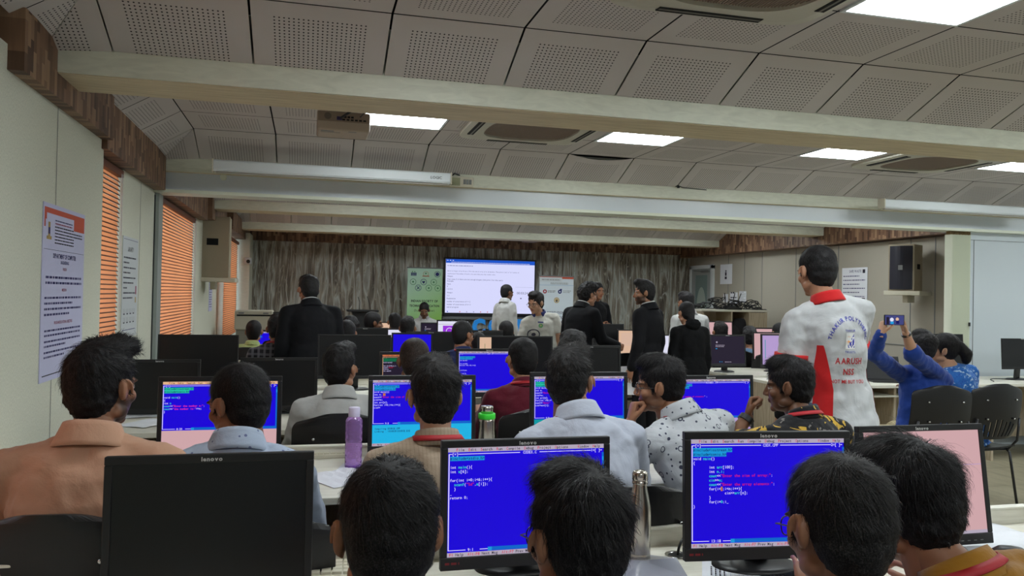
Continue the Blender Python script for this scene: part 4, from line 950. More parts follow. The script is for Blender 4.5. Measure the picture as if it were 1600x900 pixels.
m24 = monitor(594, 632, 503, 11.1, 'small peach screen far off, left of a bowed head', SPCH, blank(iPC), logo=False, w_fix=.40)
m25 = monitor(411, 451, 516, 9.4, 'blue and cyan screen seen either side of the checked shirt wearer', SB, ide([(3, 2, [('#include', 'H')]), (5, 2, [('void main', 'H')])], 'A.CPP', '1', '1:1'), logo=False, w_fix=.44)
m26 = monitor(933, 970, 506, 9.0, 'unlit monitor between the curly-haired suit man and the peach screen', logo=False, w_fix=.40, ratio=.66)
m27 = monitor(971, 1003, 515, 8.75, 'peach-coloured screen partly behind the standing suit man in profile', SPCH, blank(iPC, lambda t, w_, h_: [ink_lines(t, w_*.1, w_*.6, h_*(.85-i*.07), h_*.012, iG, .0008, i) for i in range(8)]), logo=False, w_fix=.34, ratio=.9)
m28 = monitor(1032, 1062, 523, 8.7, 'white screen glimpsed left of the black hooded back', SWHT, blank(iWH), logo=False, w_fix=.34, ratio=.95)
m29 = monitor(1111, 1167, 523, 7.45, 'small squarish monitor with a dark sign-in page on the aisle desk', SBK, blank(iBK, desk_txt), ratio=.80, tilt=5)
m30 = monitor(1111, 1142, 502, 9.45, 'far pink screen beneath the cabinet of cables', SPK, blank(iPK), logo=False, w_fix=.36, ratio=.7)
m31 = monitor(1176, 1210, 512, 9.4, 'pink screen behind the two rightmost far monitors', SPK, blank(iPK), logo=False, w_fix=.42)
m32 = monitor(1181, 1222, 519, 7.9, 'pale pink screen overlapped by the lavender one', SPK, blank(iPK), logo=False, ratio=.86, w_fix=.38)
m33 = monitor(1194, 1240, 522, 7.45, 'lavender screen with a teal bar, left of the white sports shirt man', SLV, blank(iLV, pinkweb), logo=False, ratio=.88, w_fix=.40)
m34 = monitor(1451, 1496, 522, 6.6, 'unlit thin monitor behind the heads of the couple taking a photo', logo=False, thin=True, w_fix=.52, ratio=.7)
m35 = monitor(1561, 1640, 529, 6.5, 'unlit thin monitor against the white wall panel at the right edge', logo=True, thin=True, w_fix=.52, ratio=.60)

# laptops
def laptop(p, rz, label, colr):
    r = empty('laptop', p, rz, label, 'laptop'); MB().box((-.17, -.12, 0), (.17, .12, .015)).obj('base', colr, r, bevel=.003)
    MB().box((-.17, 0, 0), (.17, .008, .23)).obj('lid', colr, r, bevel=.003, M=Matrix.Translation((0, -.12, .012)) @ Matrix.Rotation(rad(18), 4, 'X'))
A = at(709, 500, 12.4); laptop((A.x, 12.3, .86), 0, 'grey laptop seen from behind on the front table left of the blue letters', GREYPL)
A = at(1386, 583, 6.5); laptop((A.x, 6.5, .75), rad(160), 'black laptop on the wall desk beside the white sports shirt', BLK)

# ------------------------------------------------------------------ chairs
CH = mat('chair_plastic', (21, 20, 22), .38); CHL = mat('chair_steel', (70, 70, 72), .35, .8)
def shell(w_, h_, slots=True):
    """curved back panel with rounded top corners; slots near the bottom; local x, z plane, front at -y... back faces -y"""
    m = MB(); nx, nz = 30, 22; grid = {}
    def pt(i, j, off):
        u, v = -1+2*i/nx, j/nz
        lim = 1
        if v > .72: q = (v-.72)/.28; lim = (1-q**3.2)**(1/3.2) if q < 1 else 0; lim = .62+.38*lim if q < 1 else .60
        if v < .3: lim = .80+.2*(v/.3)**.6
        x = u*lim*w_/2; zz = v*h_-(.0 if v < .8 else .035*(abs(u)**3)*(v-.8)/.2)
        y = -.05*(1-u*u)+.02+.05*(v-.5)**2*2-.07*v
        return Vector((x, y+off, zz))
    for off in (0, .010):
        for j in range(nz+1):
            for i in range(nx+1): grid[(i, j, off)] = len(m.v); m.v.append(tuple(pt(i, j, off)))
    def gap(i, j): return slots and 1 <= j < 8-abs(i-nx/2)*.25 and i % 3 == 1 and 4 < i < nx-4
    for off in (0, .010):
        for j in range(nz):
            for i in range(nx):
                if gap(i, j): continue
                q = [grid[(i, j, off)], grid[(i+1, j, off)], grid[(i+1, j+1, off)], grid[(i, j+1, off)]]
                m.f.append(tuple(q if off == 0 else reversed(q))); m.m.append(0)
    def side(a, b): m.f.append((grid[(*a, 0)], grid[(*a, .010)], grid[(*b, .010)], grid[(*b, 0)])); m.m.append(0)
    for j in range(nz):
        side((0, j), (0, j+1)); side((nx, j+1), (nx, j))
        for i in range(nx):
            if gap(i, j): side((i, j+1), (i, j)); side((i+1, j), (i+1, j+1))
    for i in range(nx): side((i+1, 0), (i, 0)); side((i, nz), (i+1, nz))
    return m
def make_chair():
    r = empty('stackable_chair'); w_ = .46
    shell(w_, .42).obj('backrest', CH, r, smooth=False, M=Matrix.Translation((0, -.22, .51)))
    s = MB(); N = 14; R = []
    for j in range(N+1):
        v = j/N; hw = w_/2*(.94-.10*v)*(1-.0*v); R.append([Vector((-hw+2*hw*i/12, -.20+.42*v, .445+.018*abs(-1+i/6)**2-.02*math.sin(math.pi*v)-(.03*max(0, v-.8)/.2))) for i in range(13)]+[Vector((hw-2*hw*i/12, -.20+.42*v, .432+.018*abs(1-i/6)**2-.02*math.sin(math.pi*v)-(.03*max(0, v-.8)/.2))) for i in range(13)])
    s.rings(R).obj('seat', CH, r)
    for sx in (-1, 1):
        MB().tube([(sx*.19, .16, .425), (sx*.20, .18, .40), (sx*.225, .20, 0)], .010).obj('leg', CHL, r, smooth=True)
        MB().tube([(sx*.19, -.14, .425), (sx*.20, -.17, .40), (sx*.225, -.22, 0)], .010).obj('leg', CHL, r, smooth=True)
        MB().tube([(sx*.195, .16, .42), (sx*.195, -.16, .42), (sx*.20, -.235, .50), (sx*.19, -.262, .67)], .009).obj('back_support', CHL, r, smooth=True)
    MB().tube([(-.19, -.15, .418), (.19, -.15, .418), (.19, .16, .418), (-.19, .16, .418), (-.19, -.15, .418)], .008).obj('seat_frame', CHL, r, smooth=True)
    for x, z, dy in ((-.13, .81, -.290), (.13, .81, -.290), (-.12, .67, -.282), (.12, .67, -.282)):
        k = MB(); k.rings([[Vector((x+q*math.cos(t), dy-yy, z+q*math.sin(t))) for t in np.linspace(0, 6.2832, 13)[:-1]] for q, yy in ((.007, -.02), (.007, .006), (.004, .009))]); k.obj('rivet', CHROME, r, smooth=True)
    return r
CHAIR0 = make_chair(); _cu = [False]
def chair(x, y, rz, label, group='black plastic chairs'):
    o = copy_tree(CHAIR0) if _cu[0] else CHAIR0; _cu[0] = True
    o.location = (x, y, 0); o.rotation_euler = (0, 0, rz); tag(o, label, 'chair', group); return o

# ------------------------------------------------------------------ things on the desks
def bottle_steel(px, py, Y, z0, hgt, label, kind='cola'):
    p = at(px, py, Y); r = empty('water_bottle', (p.x, Y, z0), 0, label, 'bottle', 'water bottles')
    if kind == 'cola':
        R = .033
        MB().lathe([(.028, 0), (R*.94, .003), (R, .01), (R, .028), (R*.985, .030), (R, .032), (R, hgt*.52), (R*.97, hgt*.60), (R*.80, hgt*.72), (R*.66, hgt*.79), (R*.60, hgt*.84), (R*.60, hgt*.86)], n=48).obj('body', STEEL, r, smooth=True)
        MB().lathe([(R*.66, hgt*.855), (R*.68, hgt*.86), (R*.68, hgt*.885), (R*.62, hgt*.89), (R*.62, hgt*.895), (R*.68, hgt*.90), (R*.68, hgt*.965), (R*.60, hgt*.985), (R*.35, hgt)], n=32).obj('cap', STEEL, r, smooth=True)
    elif kind == 'green':
        R = .037
        MB().lathe([(R*.9, 0), (R, .006), (R, hgt*.72), (R*.98, hgt*.78)], n=40).obj('body', STEEL, r, smooth=True)
        MB().lathe([(R*1.02, hgt*.77), (R*1.06, hgt*.79), (R*1.06, hgt*.86), (R*.98, hgt*.87)], n=40).obj('green_ring', mat('lime_plastic', (60, 220, 60), .4), r, smooth=True)
        MB().lathe([(R*.78, hgt*.87), (R*.78, hgt*.97), (R*.72, hgt), (.001, hgt)], n=40).obj('cap', STEEL, r, smooth=True)
    return r
bottle_steel(998, 860, 2.10, .75, .262, 'plain brushed steel flask on the front desk between the two nearest blue screens')
bottle_steel(760, 690, 3.52, .75, .25, 'steel bottle with a lime green collar on the second desk', 'green')
p = at(553, 715, 3.42); pb = empty('water_bottle', (p.x, 3.46, .75), 0, 'tall dimpled purple plastic bottle with a white lid on the second desk', 'bottle', 'water bottles')
PUR = mat('purple_plastic', (208, 160, 238), .12, trans=.75); m = MB(); N = 40; R = []
for j in range(61):
    v = j/60; z = v*.225; ring_ = []
    for i in range(N):
        t = 2*math.pi*i/N
        a = .036-.0022*max(0, math.sin(t*9+(math.pi if int(v*16) % 2 else 0)))*abs(math.sin(v*16*math.pi)) if .08 < v < .9 else .036
        if v > .9: a = .036-.014*((v-.9)/.1)**1.5
        if v < .04: a = .033+.003*v/.04
        if abs(v-.5) < .02: a = .0335
        ring_.append(Vector((a*math.cos(t), a*math.sin(t), z)))
    R.append(ring_)
m.rings(R).obj('body', PUR, pb, smooth=True)
MB().lathe([(.034, -.001), (.034, .018), (.02, .018)], n=30).obj('tinted_foot', mat('deep_purple', (120, 50, 190), .3), pb, smooth=True)
MB().lathe([(.024, .222), (.0245, .224), (.0245, .258), (.022, .262), (.001, .262)], n=36).obj('lid', mat('lid_lilac', (206, 200, 226), .4), pb, smooth=True)
def paper(px, py, z, w_, h_, rz, label, build=None, curl=.0, mats=None, group='loose papers on the desks', n=8):
    p = atz(px, py, z); r = empty('paper_sheet', (p.x, p.y, z+.001), rad(rz), label, 'paper', group); m = MB()
    R = [[Vector((-w_/2+w_*i/n, -h_/2+h_*j/n, .0015+curl*abs(math.sin(i*.9+j*.6))*(i/n))) for i in range(n+1)] for j in range(n+1)]
    V = [q for a in R for q in a]; F = [(j*(n+1)+i, j*(n+1)+i+1, (j+1)*(n+1)+i+1, (j+1)*(n+1)+i) for j in range(n) for i in range(n)]
    m.add(V, F); o = m.obj('sheet', PAPER, r); s = o.modifiers.new('thickness', 'SOLIDIFY'); s.thickness = .001
    if build:
        t = MB(); ms = build(t, w_, h_); t.obj('print', ms, r, M=Matrix.Translation((-w_/2, -h_/2, .0024+curl)), recalc=False)
    return r
def ruled(t, w_, h_):
    for i in range(22): rect(t, .012, h_-.03-i*.0115, w_-.008, h_-.0292-i*.0115, 0, 0)
    for i in range(4): ink_lines(t, .03, w_*.5, h_-.027-i*.0115, .004, 1, .0002, i)
    return [mat('rule_blue', (150, 160, 190), .8), INKD]
paper(1178, 893, .75, .21, .28, 62, 'ruled sheet with handwriting under the pen on the front desk', ruled)
paper(1245, 892, .75, .16, .25, 82, 'second ruled sheet tucked under the pen tip on the front desk', ruled)
pe = empty('pen', atz(1215, 887, .757), rad(-8), 'black and wooden pen lying across the ruled sheets', 'pen'); MB().tube([(-.085, 0, 0), (.055, 0, 0)], .004, 8).obj('barrel', BLK, pe, smooth=True); MB().tube([(.055, 0, 0), (.07, 0, 0)], [.004, .001], 8).obj('tip', mat('wood_tip', (196, 150, 110), .6), pe); MB().box((-.085, -.001, .003), (-.045, .001, .006)).obj('clip', CHROME, pe)
paper(1540, 838, .75, .30, .21, 8, 'white sheet poking out under the pink screen at the right', curl=.004)
paper(1575, 852, .75, .30, .21, -24, 'rightmost white sheet on the front desk, edge bent up', curl=.006)
paper(534, 748, .75, .22, .26, 28, 'creased white sheet lying in front of the purple bottle', curl=.010)
paper(572, 726, .75, .2, .22, -15, 'white sheet half hidden by the beige striped shirt', curl=.004)
paper(210, 650, .75, .28, .20, 12, 'bright loose sheet on the third desk, beside the bearded man', curl=.008)
paper(232, 662, .75, .21, .28, -30, 'loose sheet overlapping the brighter one on the third desk', curl=.006)
paper(1152, 570, .75, .24, .18, 15, 'white sheet under the small dark sign-in screen', curl=.004)
paper(1395, 592, .75, .21, .15, 5, 'white sheet on the wall desk beside the navy sleeve', curl=.003)
po = MB(); po.add([(-.10, -.08, .002), (.09, -.10, .004), (.12, .03, .012), (.04, .10, .006), (-.09, .07, .010), (0, 0, .022)], [(0, 1, 5), (1, 2, 5), (2, 3, 5), (3, 4, 5), (4, 0, 5)])
o = po.obj('plastic_pouch', mat('clear_pouch', (190, 194, 214), .12, trans=.6)); o.location = atz(1003, 888, .751); tag(o, 'crinkled clear plastic pouch at the foot of the steel flask', 'pouch')
def keyboard(px, py, z, rz, label, colr, keyc):
    p = atz(px, py, z); r = empty('keyboard', (p.x, p.y, z), rad(rz), label, 'keyboard', 'keyboards'); MB().box((-.22, -.075, 0), (.22, .075, .018)).obj('body', colr, r, bevel=.004)
    k = MB()
    for a in range(5):
        for b in range(15): k.box((-.21+b*.028, -.062+a*.026, .018), (-.186+b*.028, -.040+a*.026, .025))
    k.obj('keys', keyc, r); return r
keyboard(512, 896, .75, -4, 'ivory keyboard on the front desk, left of the nearest head', IVORY, IVORY)
keyboard(480, 713, .75, 3, 'ivory keyboard on the second desk behind the unlit front monitor', IVORY, IVORY)
keyboard(1150, 876, .64, 0, 'black keyboard on the tray below the long code page', BLK, BLK2) if False else None
def mouse(px, py, z, rz, label):
    p = atz(px, py, z); o = MB().lathe([(1, 0), (1, .008), (.9, .022), (.6, .033), (.01, .037)], n=24, sx=.030, sy=.055).obj('mouse', BLK, smooth=True); o.location = p; o.rotation_euler = (0, 0, rad(rz)); tag(o, label, 'mouse', 'computer mice')
mouse(1578, 872, .75, 60, 'black mouse at the right end of the front desk'); mouse(1181, 569, .75, 40, 'black mouse beside the sheet under the sign-in screen')
def cable(pts, rr, label):
    o = MB().tube(pts, rr, 6).obj('cable', BLK, smooth=True); tag(o, label, 'cable', 'black cables'); return o
def bez(P, n=18):
    P = [Vector(p) for p in P]; out = []
    for i in range(len(P)-1):
        p0, p1, p2, p3 = P[max(i-1, 0)], P[i], P[i+1], P[min(i+2, len(P)-1)]
        for k in range(n):
            t = k/n; out.append(.5*((2*p1)+(-p0+p2)*t+(2*p0-5*p1+4*p2-p3)*t*t+(-p0+3*p1-3*p2+p3)*t**3))
    return out+[P[-1]]
gp = atz(1058, 868, .75)
cable(bez([(gp.x, gp.y, .74), (gp.x+.02, gp.y+.01, .79), (gp.x+.12, gp.y+.08, .83), (1.14, 2.0, .92)]), .004, 'upper black cable rising from the desk hole to the long code page monitor')
cable(bez([(gp.x+.01, gp.y, .74), (gp.x+.05, gp.y-.02, .765), (gp.x+.15, gp.y+.0, .765), (1.14, 1.96, .84)]), .004, 'lower black cable from the desk hole behind the long code page monitor')
p = atz(672, 885, .752); cable(bez([(p.x-.02, p.y-.05, .754), (p.x, p.y, .756), (p.x+.05, p.y+.05, .80), (.60, 2.1, .86)]), .004, 'black cable under the short code page monitor near the ear')
p = atz(690, 880, .752); cable(bez([(p.x+.03, p.y+.02, .754), (p.x+.10, p.y+.03, .757), (.72, 2.05, .83)]), .003, 'thin black lead by the foot of the short code page monitor')
p = at(1527, 586, 6.6); cable(bez([(p.x, 6.4, .755), (p.x+.08, 6.5, .77), (p.x+.5, 6.6, .756), (p.x+.75, 6.56, .77)]), .005, 'black cable along the wall desk to the right edge monitor')
p = atz(450, 640, .75); cable(bez([(-.16, 5.1, .80), (-.05, 5.0, .757), (.12, 4.85, .757), (.22, 5.0, .76)]), .005, 'black cable looped on the third desk, left of the white shirt')

# ================================================================== PEOPLE
def V3(*a): return np.array(a, float)
def ellipsoid(c, r, rot=None, n=14, m=10):
    v, f = [], []
    for j in range(1, m):
        th = math.pi*j/m
        for i in range(n):
            ph = 2*math.pi*i/n; v.append((math.sin(th)*math.cos(ph), math.sin(th)*math.sin(ph), math.cos(th)))
    top, bot = len(v), len(v)+1; v += [(0, 0, 1), (0, 0, -1)]
    for j in range(m-2):
        for i in range(n):
            k = (i+1) % n; f.append((j*n+i, (j+1)*n+i, (j+1)*n+k, j*n+k))
    for i in range(n):
        k = (i+1) % n; f.append((top, i, k)); f.append((bot, (m-2)*n+k, (m-2)*n+i))
    A = np.array(v)*np.array(r, float)
    if rot is not None: A = A @ np.array(rot).T
    return A+np.array(c, float), f
def loft(rings, n=16):
    """rings: (centre, xaxis, yaxis, rx, ry)"""
    v, f = [], []
    for c, x, y, rx, ry in rings:
        for i in range(n):
            t = 2*math.pi*i/n; v.append(c+x*rx*math.cos(t)+y*ry*math.sin(t))
    for j in range(len(rings)-1):
        for i in range(n):
            k = (i+1) % n; f.append((j*n+i, j*n+k, (j+1)*n+k, (j+1)*n+i))
    o = len(v); v += [rings[0][0], rings[-1][0]]
    for i in range(n):
        k = (i+1) % n; f.append((o, k, i)); b = (len(rings)-1)*n; f.append((o+1, b+i, b+k))
    return np.array(v), f
def capsule(a, b, ra, rb, n=14):
    a, b = np.array(a, float), np.array(b, float); d = b-a; L = np.linalg.norm(d)
    if L < 1e-6: return ellipsoid(a, (ra, ra, ra))
    d /= L; x = np.cross(d, (0, 0, 1) if abs(d[2]) < .9 else (1, 0, 0)); x /= np.linalg.norm(x); y = np.cross(d, x); R = []
    for t in (-.98, -.8, -.45, 0): R.append((a+d*ra*t, x, y, ra*math.sqrt(1-t*t), ra*math.sqrt(1-t*t)))
    for t in (.33, .66): R.append((a+d*L*t, x, y, ra+(rb-ra)*t, ra+(rb-ra)*t))
    for t in (0, .45, .8, .98): R.append((b+d*rb*t, x, y, rb*math.sqrt(1-t*t), rb*math.sqrt(1-t*t)))
    return loft(R, n)
def join_arr(parts):
    V, F, o = [], [], 0
    for v, f in parts:
        V.append(v); F += [tuple(i+o for i in q) for q in f]; o += len(v)
    return np.concatenate(V), F
def remesh(parts, voxel, smooth=3, factor=.5, disp=None):
    V, F = join_arr(parts)
    me = bpy.data.meshes.new('tmp'); me.from_pydata(V.tolist(), [], F)
    o = bpy.data.objects.new('tmp', me); C.objects.link(o)
    r = o.modifiers.new('r', 'REMESH'); r.mode = 'VOXEL'; r.voxel_size = voxel
    if smooth: s = o.modifiers.new('s', 'SMOOTH'); s.iterations = smooth; s.factor = factor
    if disp:
        for amp, sc, nm in disp:
            t = bpy.data.textures.new(nm, 'CLOUDS'); t.noise_scale = sc; t.noise_depth = 1
            d = o.modifiers.new('d', 'DISPLACE'); d.texture = t; d.strength = amp; d.texture_coords = 'LOCAL'; d.mid_level = .5
    dg = bpy.context.evaluated_depsgraph_get(); e = o.evaluated_get(dg); m2 = e.to_mesh()
    n = len(m2.vertices); co = np.empty(n*3, np.float32); m2.vertices.foreach_get('co', co)
    nl = len(m2.loops); lv = np.empty(nl, np.int32); m2.loops.foreach_get('vertex_index', lv)
    ls = np.empty(len(m2.polygons), np.int32); m2.polygons.foreach_get('loop_start', ls); lt = np.empty(len(m2.polygons), np.int32); m2.polygons.foreach_get('loop_total', lt)
    e.to_mesh_clear(); bpy.data.objects.remove(o); bpy.data.meshes.remove(me)
    return co.reshape(-1, 3).astype(float), (lv, ls, lt)
def raw_mesh(name, co, topo, mats, smooth=True, attr=None):
    lv, ls, lt = topo; me = bpy.data.meshes.new(name)
    me.vertices.add(len(co)); me.vertices.foreach_set('co', co.astype(np.float32).ravel())
    me.loops.add(len(lv)); me.loops.foreach_set('vertex_index', lv); me.polygons.add(len(ls)); me.polygons.foreach_set('loop_start', ls); me.polygons.foreach_set('loop_total', lt)
    me.polygons.foreach_set('use_smooth', np.full(len(ls), smooth)); me.update(calc_edges=True)
    for m in mats: me.materials.append(m)
    if attr is not None:
        a = me.color_attributes.new('mask', 'FLOAT_COLOR', 'POINT'); a.data.foreach_set('color', attr.astype(np.float32).ravel())
    return me
def cat_topo(items):
    """items: (co, topo, attr)"""
    CO, LV, LS, LT, AT, vo, lo = [], [], [], [], [], 0, 0
    for co, (lv, ls, lt), at_ in items:
        CO.append(co); LV.append(lv+vo); LS.append(ls+lo); LT.append(lt); AT.append(at_ if at_ is not None else np.zeros((len(co), 4))); vo += len(co); lo += len(lv)
    return np.concatenate(CO), (np.concatenate(LV).astype(np.int32), np.concatenate(LS).astype(np.int32), np.concatenate(LT).astype(np.int32)), np.concatenate(AT)

# ---- head (local frame: origin between the ears, +y face, +z up)
def tubeprim(P, r, n=8):
    P = [np.array(p, float) for p in P]; R = []; up = np.array([1., 0, 0])
    for i, p in enumerate(P):
        d = P[min(i+1, len(P)-1)]-P[max(i-1, 0)]; d /= np.linalg.norm(d); a = np.cross(d, up); a /= np.linalg.norm(a); b = np.cross(a, d); R.append((p, a, b, r, r))
    return loft(R, n)
def head_parts():
    P = [ellipsoid((0, -.012, .035), (.0735, .095, .086), n=28, m=20), ellipsoid((0, .026, -.028), (.061, .063, .084), n=24, m=16), ellipsoid((0, .036, -.074), (.044, .046, .036), n=20, m=14),
         ellipsoid((0, .070, -.096), (.020, .017, .016)), capsule((0, .086, .012), (0, .104, -.026), .0065, .0105), ellipsoid((.0105, .096, -.031), (.008, .009, .007)), ellipsoid((-.0105, .096, -.031), (.008, .009, .007)),
         ellipsoid((0, .085, -.054), (.023, .0095, .0055)), ellipsoid((0, .083, -.063), (.019, .0100, .0065)), ellipsoid((0, .055, -.035), (.036, .034, .045)),
         ellipsoid((0, .060, .022), (.056, .028, .016))]
    for s in (-1, 1):
        P += [ellipsoid((s*.032, .079, .019), (.022, .009, .006)), ellipsoid((s*.040, .058, -.026), (.022, .022, .022)), ellipsoid((s*.031, .0735, .000), (.0135, .0125, .0115)), ellipsoid((s*.050, .012, -.066), (.018, .032, .020))]
        # ear: rim, lobe and shallow bowl, flared a little away from the skull
        rim = []
        for k in range(15):
            t = rad(-70+k*19.5); x = .0745+.016*max(0, -math.cos(t)*.6+.4)+.004; rim.append((s*(x), -.006-.0165*math.cos(t)-.002*math.sin(t), -.002+.030*math.sin(t)))
        P += [tubeprim([(a, -.006+(b+.006)*1.0, c) for a, b, c in rim], .0042), ellipsoid((s*.0835, -.009, -.003), (.0075, .0165, .0275), rot=np.array(Matrix.Rotation(s*rad(28), 3, 'Z'))), ellipsoid((s*.077, .004, -.029), (.0048, .008, .009)), ellipsoid((s*.081, .0075, -.003), (.005, .0045, .007)), ellipsoid((s*.0765, .000, -.004), (.0085, .0145, .024))]
    P += [capsule((0, -.020, -.03), (0, -.028, -.13), .054, .052)]
    return P
_hd = {}
def head_data(vox):
    if vox not in _hd:
        co, tp = remesh(head_parts(), vox, 3, .5)
        x, y, z = np.abs(co[:, 0]), co[:, 1], co[:, 2]; at_ = np.zeros((len(co), 4)); at_[:, 3] = 1
        sm = lambda d, w: np.clip(.5-d/w, 0, 1)
        lip = sm(np.hypot(x/.026, (z+.058)/.0125)-1, .35)*(y > .06); at_[:, 0] = lip
        brow = sm(np.hypot((x-.033)/.021, (z-.0225+((x-.033)**2)*6)/.0048)-1, .5)*(y > .04)
        eye = sm(np.hypot((x-.031)/.0135, (z+.000)/.0062)-1, .35)*(y > .06); iris = sm(np.hypot((x-.031)/.006, (z-.000)/.0062)-1, .35)*(y > .06)
        lash = sm(np.abs(np.hypot((x-.031)/.0135, (z-.0)/.0065)-1)-.16, .2)*(y > .06)*(z > -.001)
        at_[:, 1] = np.clip(brow+iris+lash*.8, 0, 1); at_[:, 2] = eye*(1-iris)
        beard = np.clip((-.018-z)/.02+np.clip((.03-y)/.03, 0, 1)*.6, 0, 1)*np.clip((y+.01)/.02, 0, 1)*(1-np.clip((-.13-z)/.01, 0, 1))*np.clip((z+.115)/.02, 0, 1)
        beard *= 1-sm(np.hypot((x-.0)/.030, (z+.02)/.022)-1, .4)*(y > .05); beard = np.clip(beard, 0, 1)*(1-lip)
        mus = sm(np.hypot(x/.028, (z+.0455)/.0055)-1, .5)*(y > .07); beard = np.maximum(beard, mus)
        at_[:, 3] = 1-beard
        _hd[vox] = (co, tp, at_)
    return _hd[vox]
# ---- hands (wrist at origin, +y to the fingertips, palm facing -z, thumb on +x)
_hn = {}
def hand_data(pose, vox=.0035):
    k = (pose, vox)
    if k in _hn: return _hn[k]
    curl, spread, th = {'relax': (22, 1.0, 0), 'fist': (78, .8, 1), 'grip': (58, 1.1, 1), 'phone': (48, 1.25, 2), 'flat': (8, 1.1, 0)}[pose]
    X, Yv, Z = V3(1, 0, 0), V3(0, 1, 0), V3(0, 0, 1)
    P = [loft([(V3(0, -.03, 0), X, Z, .024, .018), (V3(0, 0, 0), X, Z, .026, .017), (V3(0, .02, 0), X, Z, .032, .0165), (V3(0, .05, 0), X, Z, .040, .0145), (V3(0, .078, -.001), X, Z, .041, .0125), (V3(0, .088, -.002), X, Z, .036, .010)], 18), ellipsoid((.024, .028, -.006), (.017, .026, .013))]
    for i, (x, L, r) in enumerate(((-.0315, .060, .0068), (-.0105, .074, .0076), (.0110, .080, .0080), (.0320, .071, .0080))):
        p = V3(x, .080-(.006 if i in (0,) else 0), -.001); a = 0; sp = (i-1.5)*.055*spread
        for j, fr in enumerate((.45, .30, .25)):
            a += rad(curl*(.85, 1.05, .8)[j]+i*1.5)
            d = V3(math.sin(sp)*math.cos(a), math.cos(a)*math.cos(sp), -math.sin(a)); q = p+d*L*fr; P.append(capsule(p, q, r*(1-.07*j), r*(.93-.07*j), 10)); p = q
    if th == 0: T_ = [(.026, .02, -.006), (.050, .050, -.014), (.060, .078, -.020), (.062, .098, -.026)]
    elif th == 1: T_ = [(.026, .02, -.006), (.046, .050, -.022), (.036, .076, -.038), (.016, .088, -.044)]
    else: T_ = [(.026, .02, -.006), (.052, .044, -.018), (.058, .070, -.034), (.048, .092, -.042)]
    for j in range(3): P.append(capsule(T_[j], T_[j+1], (.0115, .0098, .0088)[j], (.0098, .0088, .0076)[j], 10))
    _hn[k] = remesh(P, vox, 2, .5); return _hn[k]

# ---- skin, hair, cloth materials
def skin(name, rgb, beard=.0, shine=.45):
    m, g = newmat(name, shine, .35)
    a = g.n('ShaderNodeVertexColor', layer_name='mask'); sp = g.n('ShaderNodeSeparateColor'); g.l(a.outputs[0], sp.inputs[0])
    nz = g.noise(g.coord('Object'), 26, 3); base = g.mix(nz, tuple(v*.86 for v in lin(rgb)), tuple(min(1, v*1.1) for v in lin(rgb)))
    c = g.mix(g.m('MULTIPLY', sp.outputs[0], .7), base, lin((int(rgb[0]*.78), int(rgb[1]*.55), int(rgb[2]*.58))))
    c = g.mix(g.m('MULTIPLY', g.m('SUBTRACT', 1, a.outputs[1]), beard), c, lin((28, 22, 20)))
    c = g.mix(sp.outputs[2], c, lin((214, 206, 198))); c = g.mix(sp.outputs[1], c, lin((22, 16, 14)))
    g.l(c, g.b.inputs['Base Color']); g.b.inputs['Subsurface Weight'].default_value = .08; g.b.inputs['Subsurface Scale'].default_value = .01
    g.b.inputs['Subsurface Radius'].default_value = (1, .35, .2)
    return m
SK1 = skin('skin_tan', (176, 128, 100), 0); SK2 = skin('skin_brown', (150, 104, 78), 0); SK3 = skin('skin_brown_bearded', (156, 110, 84), .85); SK4 = skin('skin_deep', (122, 84, 62), .25); SK5 = skin('skin_light', (190, 146, 118), 0); SK6 = skin('skin_tan_moustache', (168, 120, 92), .45)
def hairmat(name, rgb, rough=.62):
    m, g = newmat(name, rough, .16); n_ = g.noise(g.coord('Object'), 330, 2); g.l(g.ramp(n_, [(.38, tuple(v*.6 for v in lin(rgb))), (.52, tuple(v*1.6 for v in lin(rgb))), (.68, tuple(v*6 for v in lin(rgb)))]), g.b.inputs['Base Color']); g.b.inputs['Specular IOR Level'].default_value = .3; return m
HR1 = hairmat('hair_black', (15, 13, 14)); HR2 = hairmat('hair_soft_black', (22, 20, 20)); HR3 = hairmat('hair_brown_black', (34, 26, 22))
def cloth(name, rgb, rough=.85, fold=.4, pattern=None, sheen=.15, fs=7):
    m, g = newmat(name, rough, .2); co = g.coord('Object'); base = tuple(v*(.70 if sum(rgb) > 480 else 1) for v in lin(rgb))
    n_ = g.noise(co, fs, 4, .8); wv = g.noise(co, 260, 1)
    g.bump(g.m('ADD', n_, g.m('MULTIPLY', wv, .03)), fold, .03); g.b.inputs['Sheen Weight'].default_value = sheen
    if pattern: g.l(pattern(g, co, base), g.b.inputs['Base Color'])
    else: g.b.inputs['Base Color'].default_value = (*base, 1)
    return m
def p_dots(cell, r_, colr, rnd=.25, big=None):
    def f(g, co, base):
        v = g.n('ShaderNodeTexVoronoi'); v.inputs['Scale'].default_value = 1/cell; v.inputs['Randomness'].default_value = rnd; g.l(co, v.inputs['Vector'])
        d = v.outputs['Distance']; k = g.m('LESS_THAN', d, r_)
        if big:
            v2 = g.n('ShaderNodeTexVoronoi'); v2.inputs['Scale'].default_value = 1/big; v2.inputs['Randomness'].default_value = .7; g.l(co, v2.inputs['Vector']); e = g.m('ABSOLUTE', g.m('SUBTRACT', v2.outputs['Distance'], .20)); k = g.m('MAXIMUM', k, g.m('LESS_THAN', e, .035))
            k = g.m('MAXIMUM', k, g.m('LESS_THAN', v2.outputs['Distance'], .04))
        return g.mix(k, base, lin(colr))
    return f
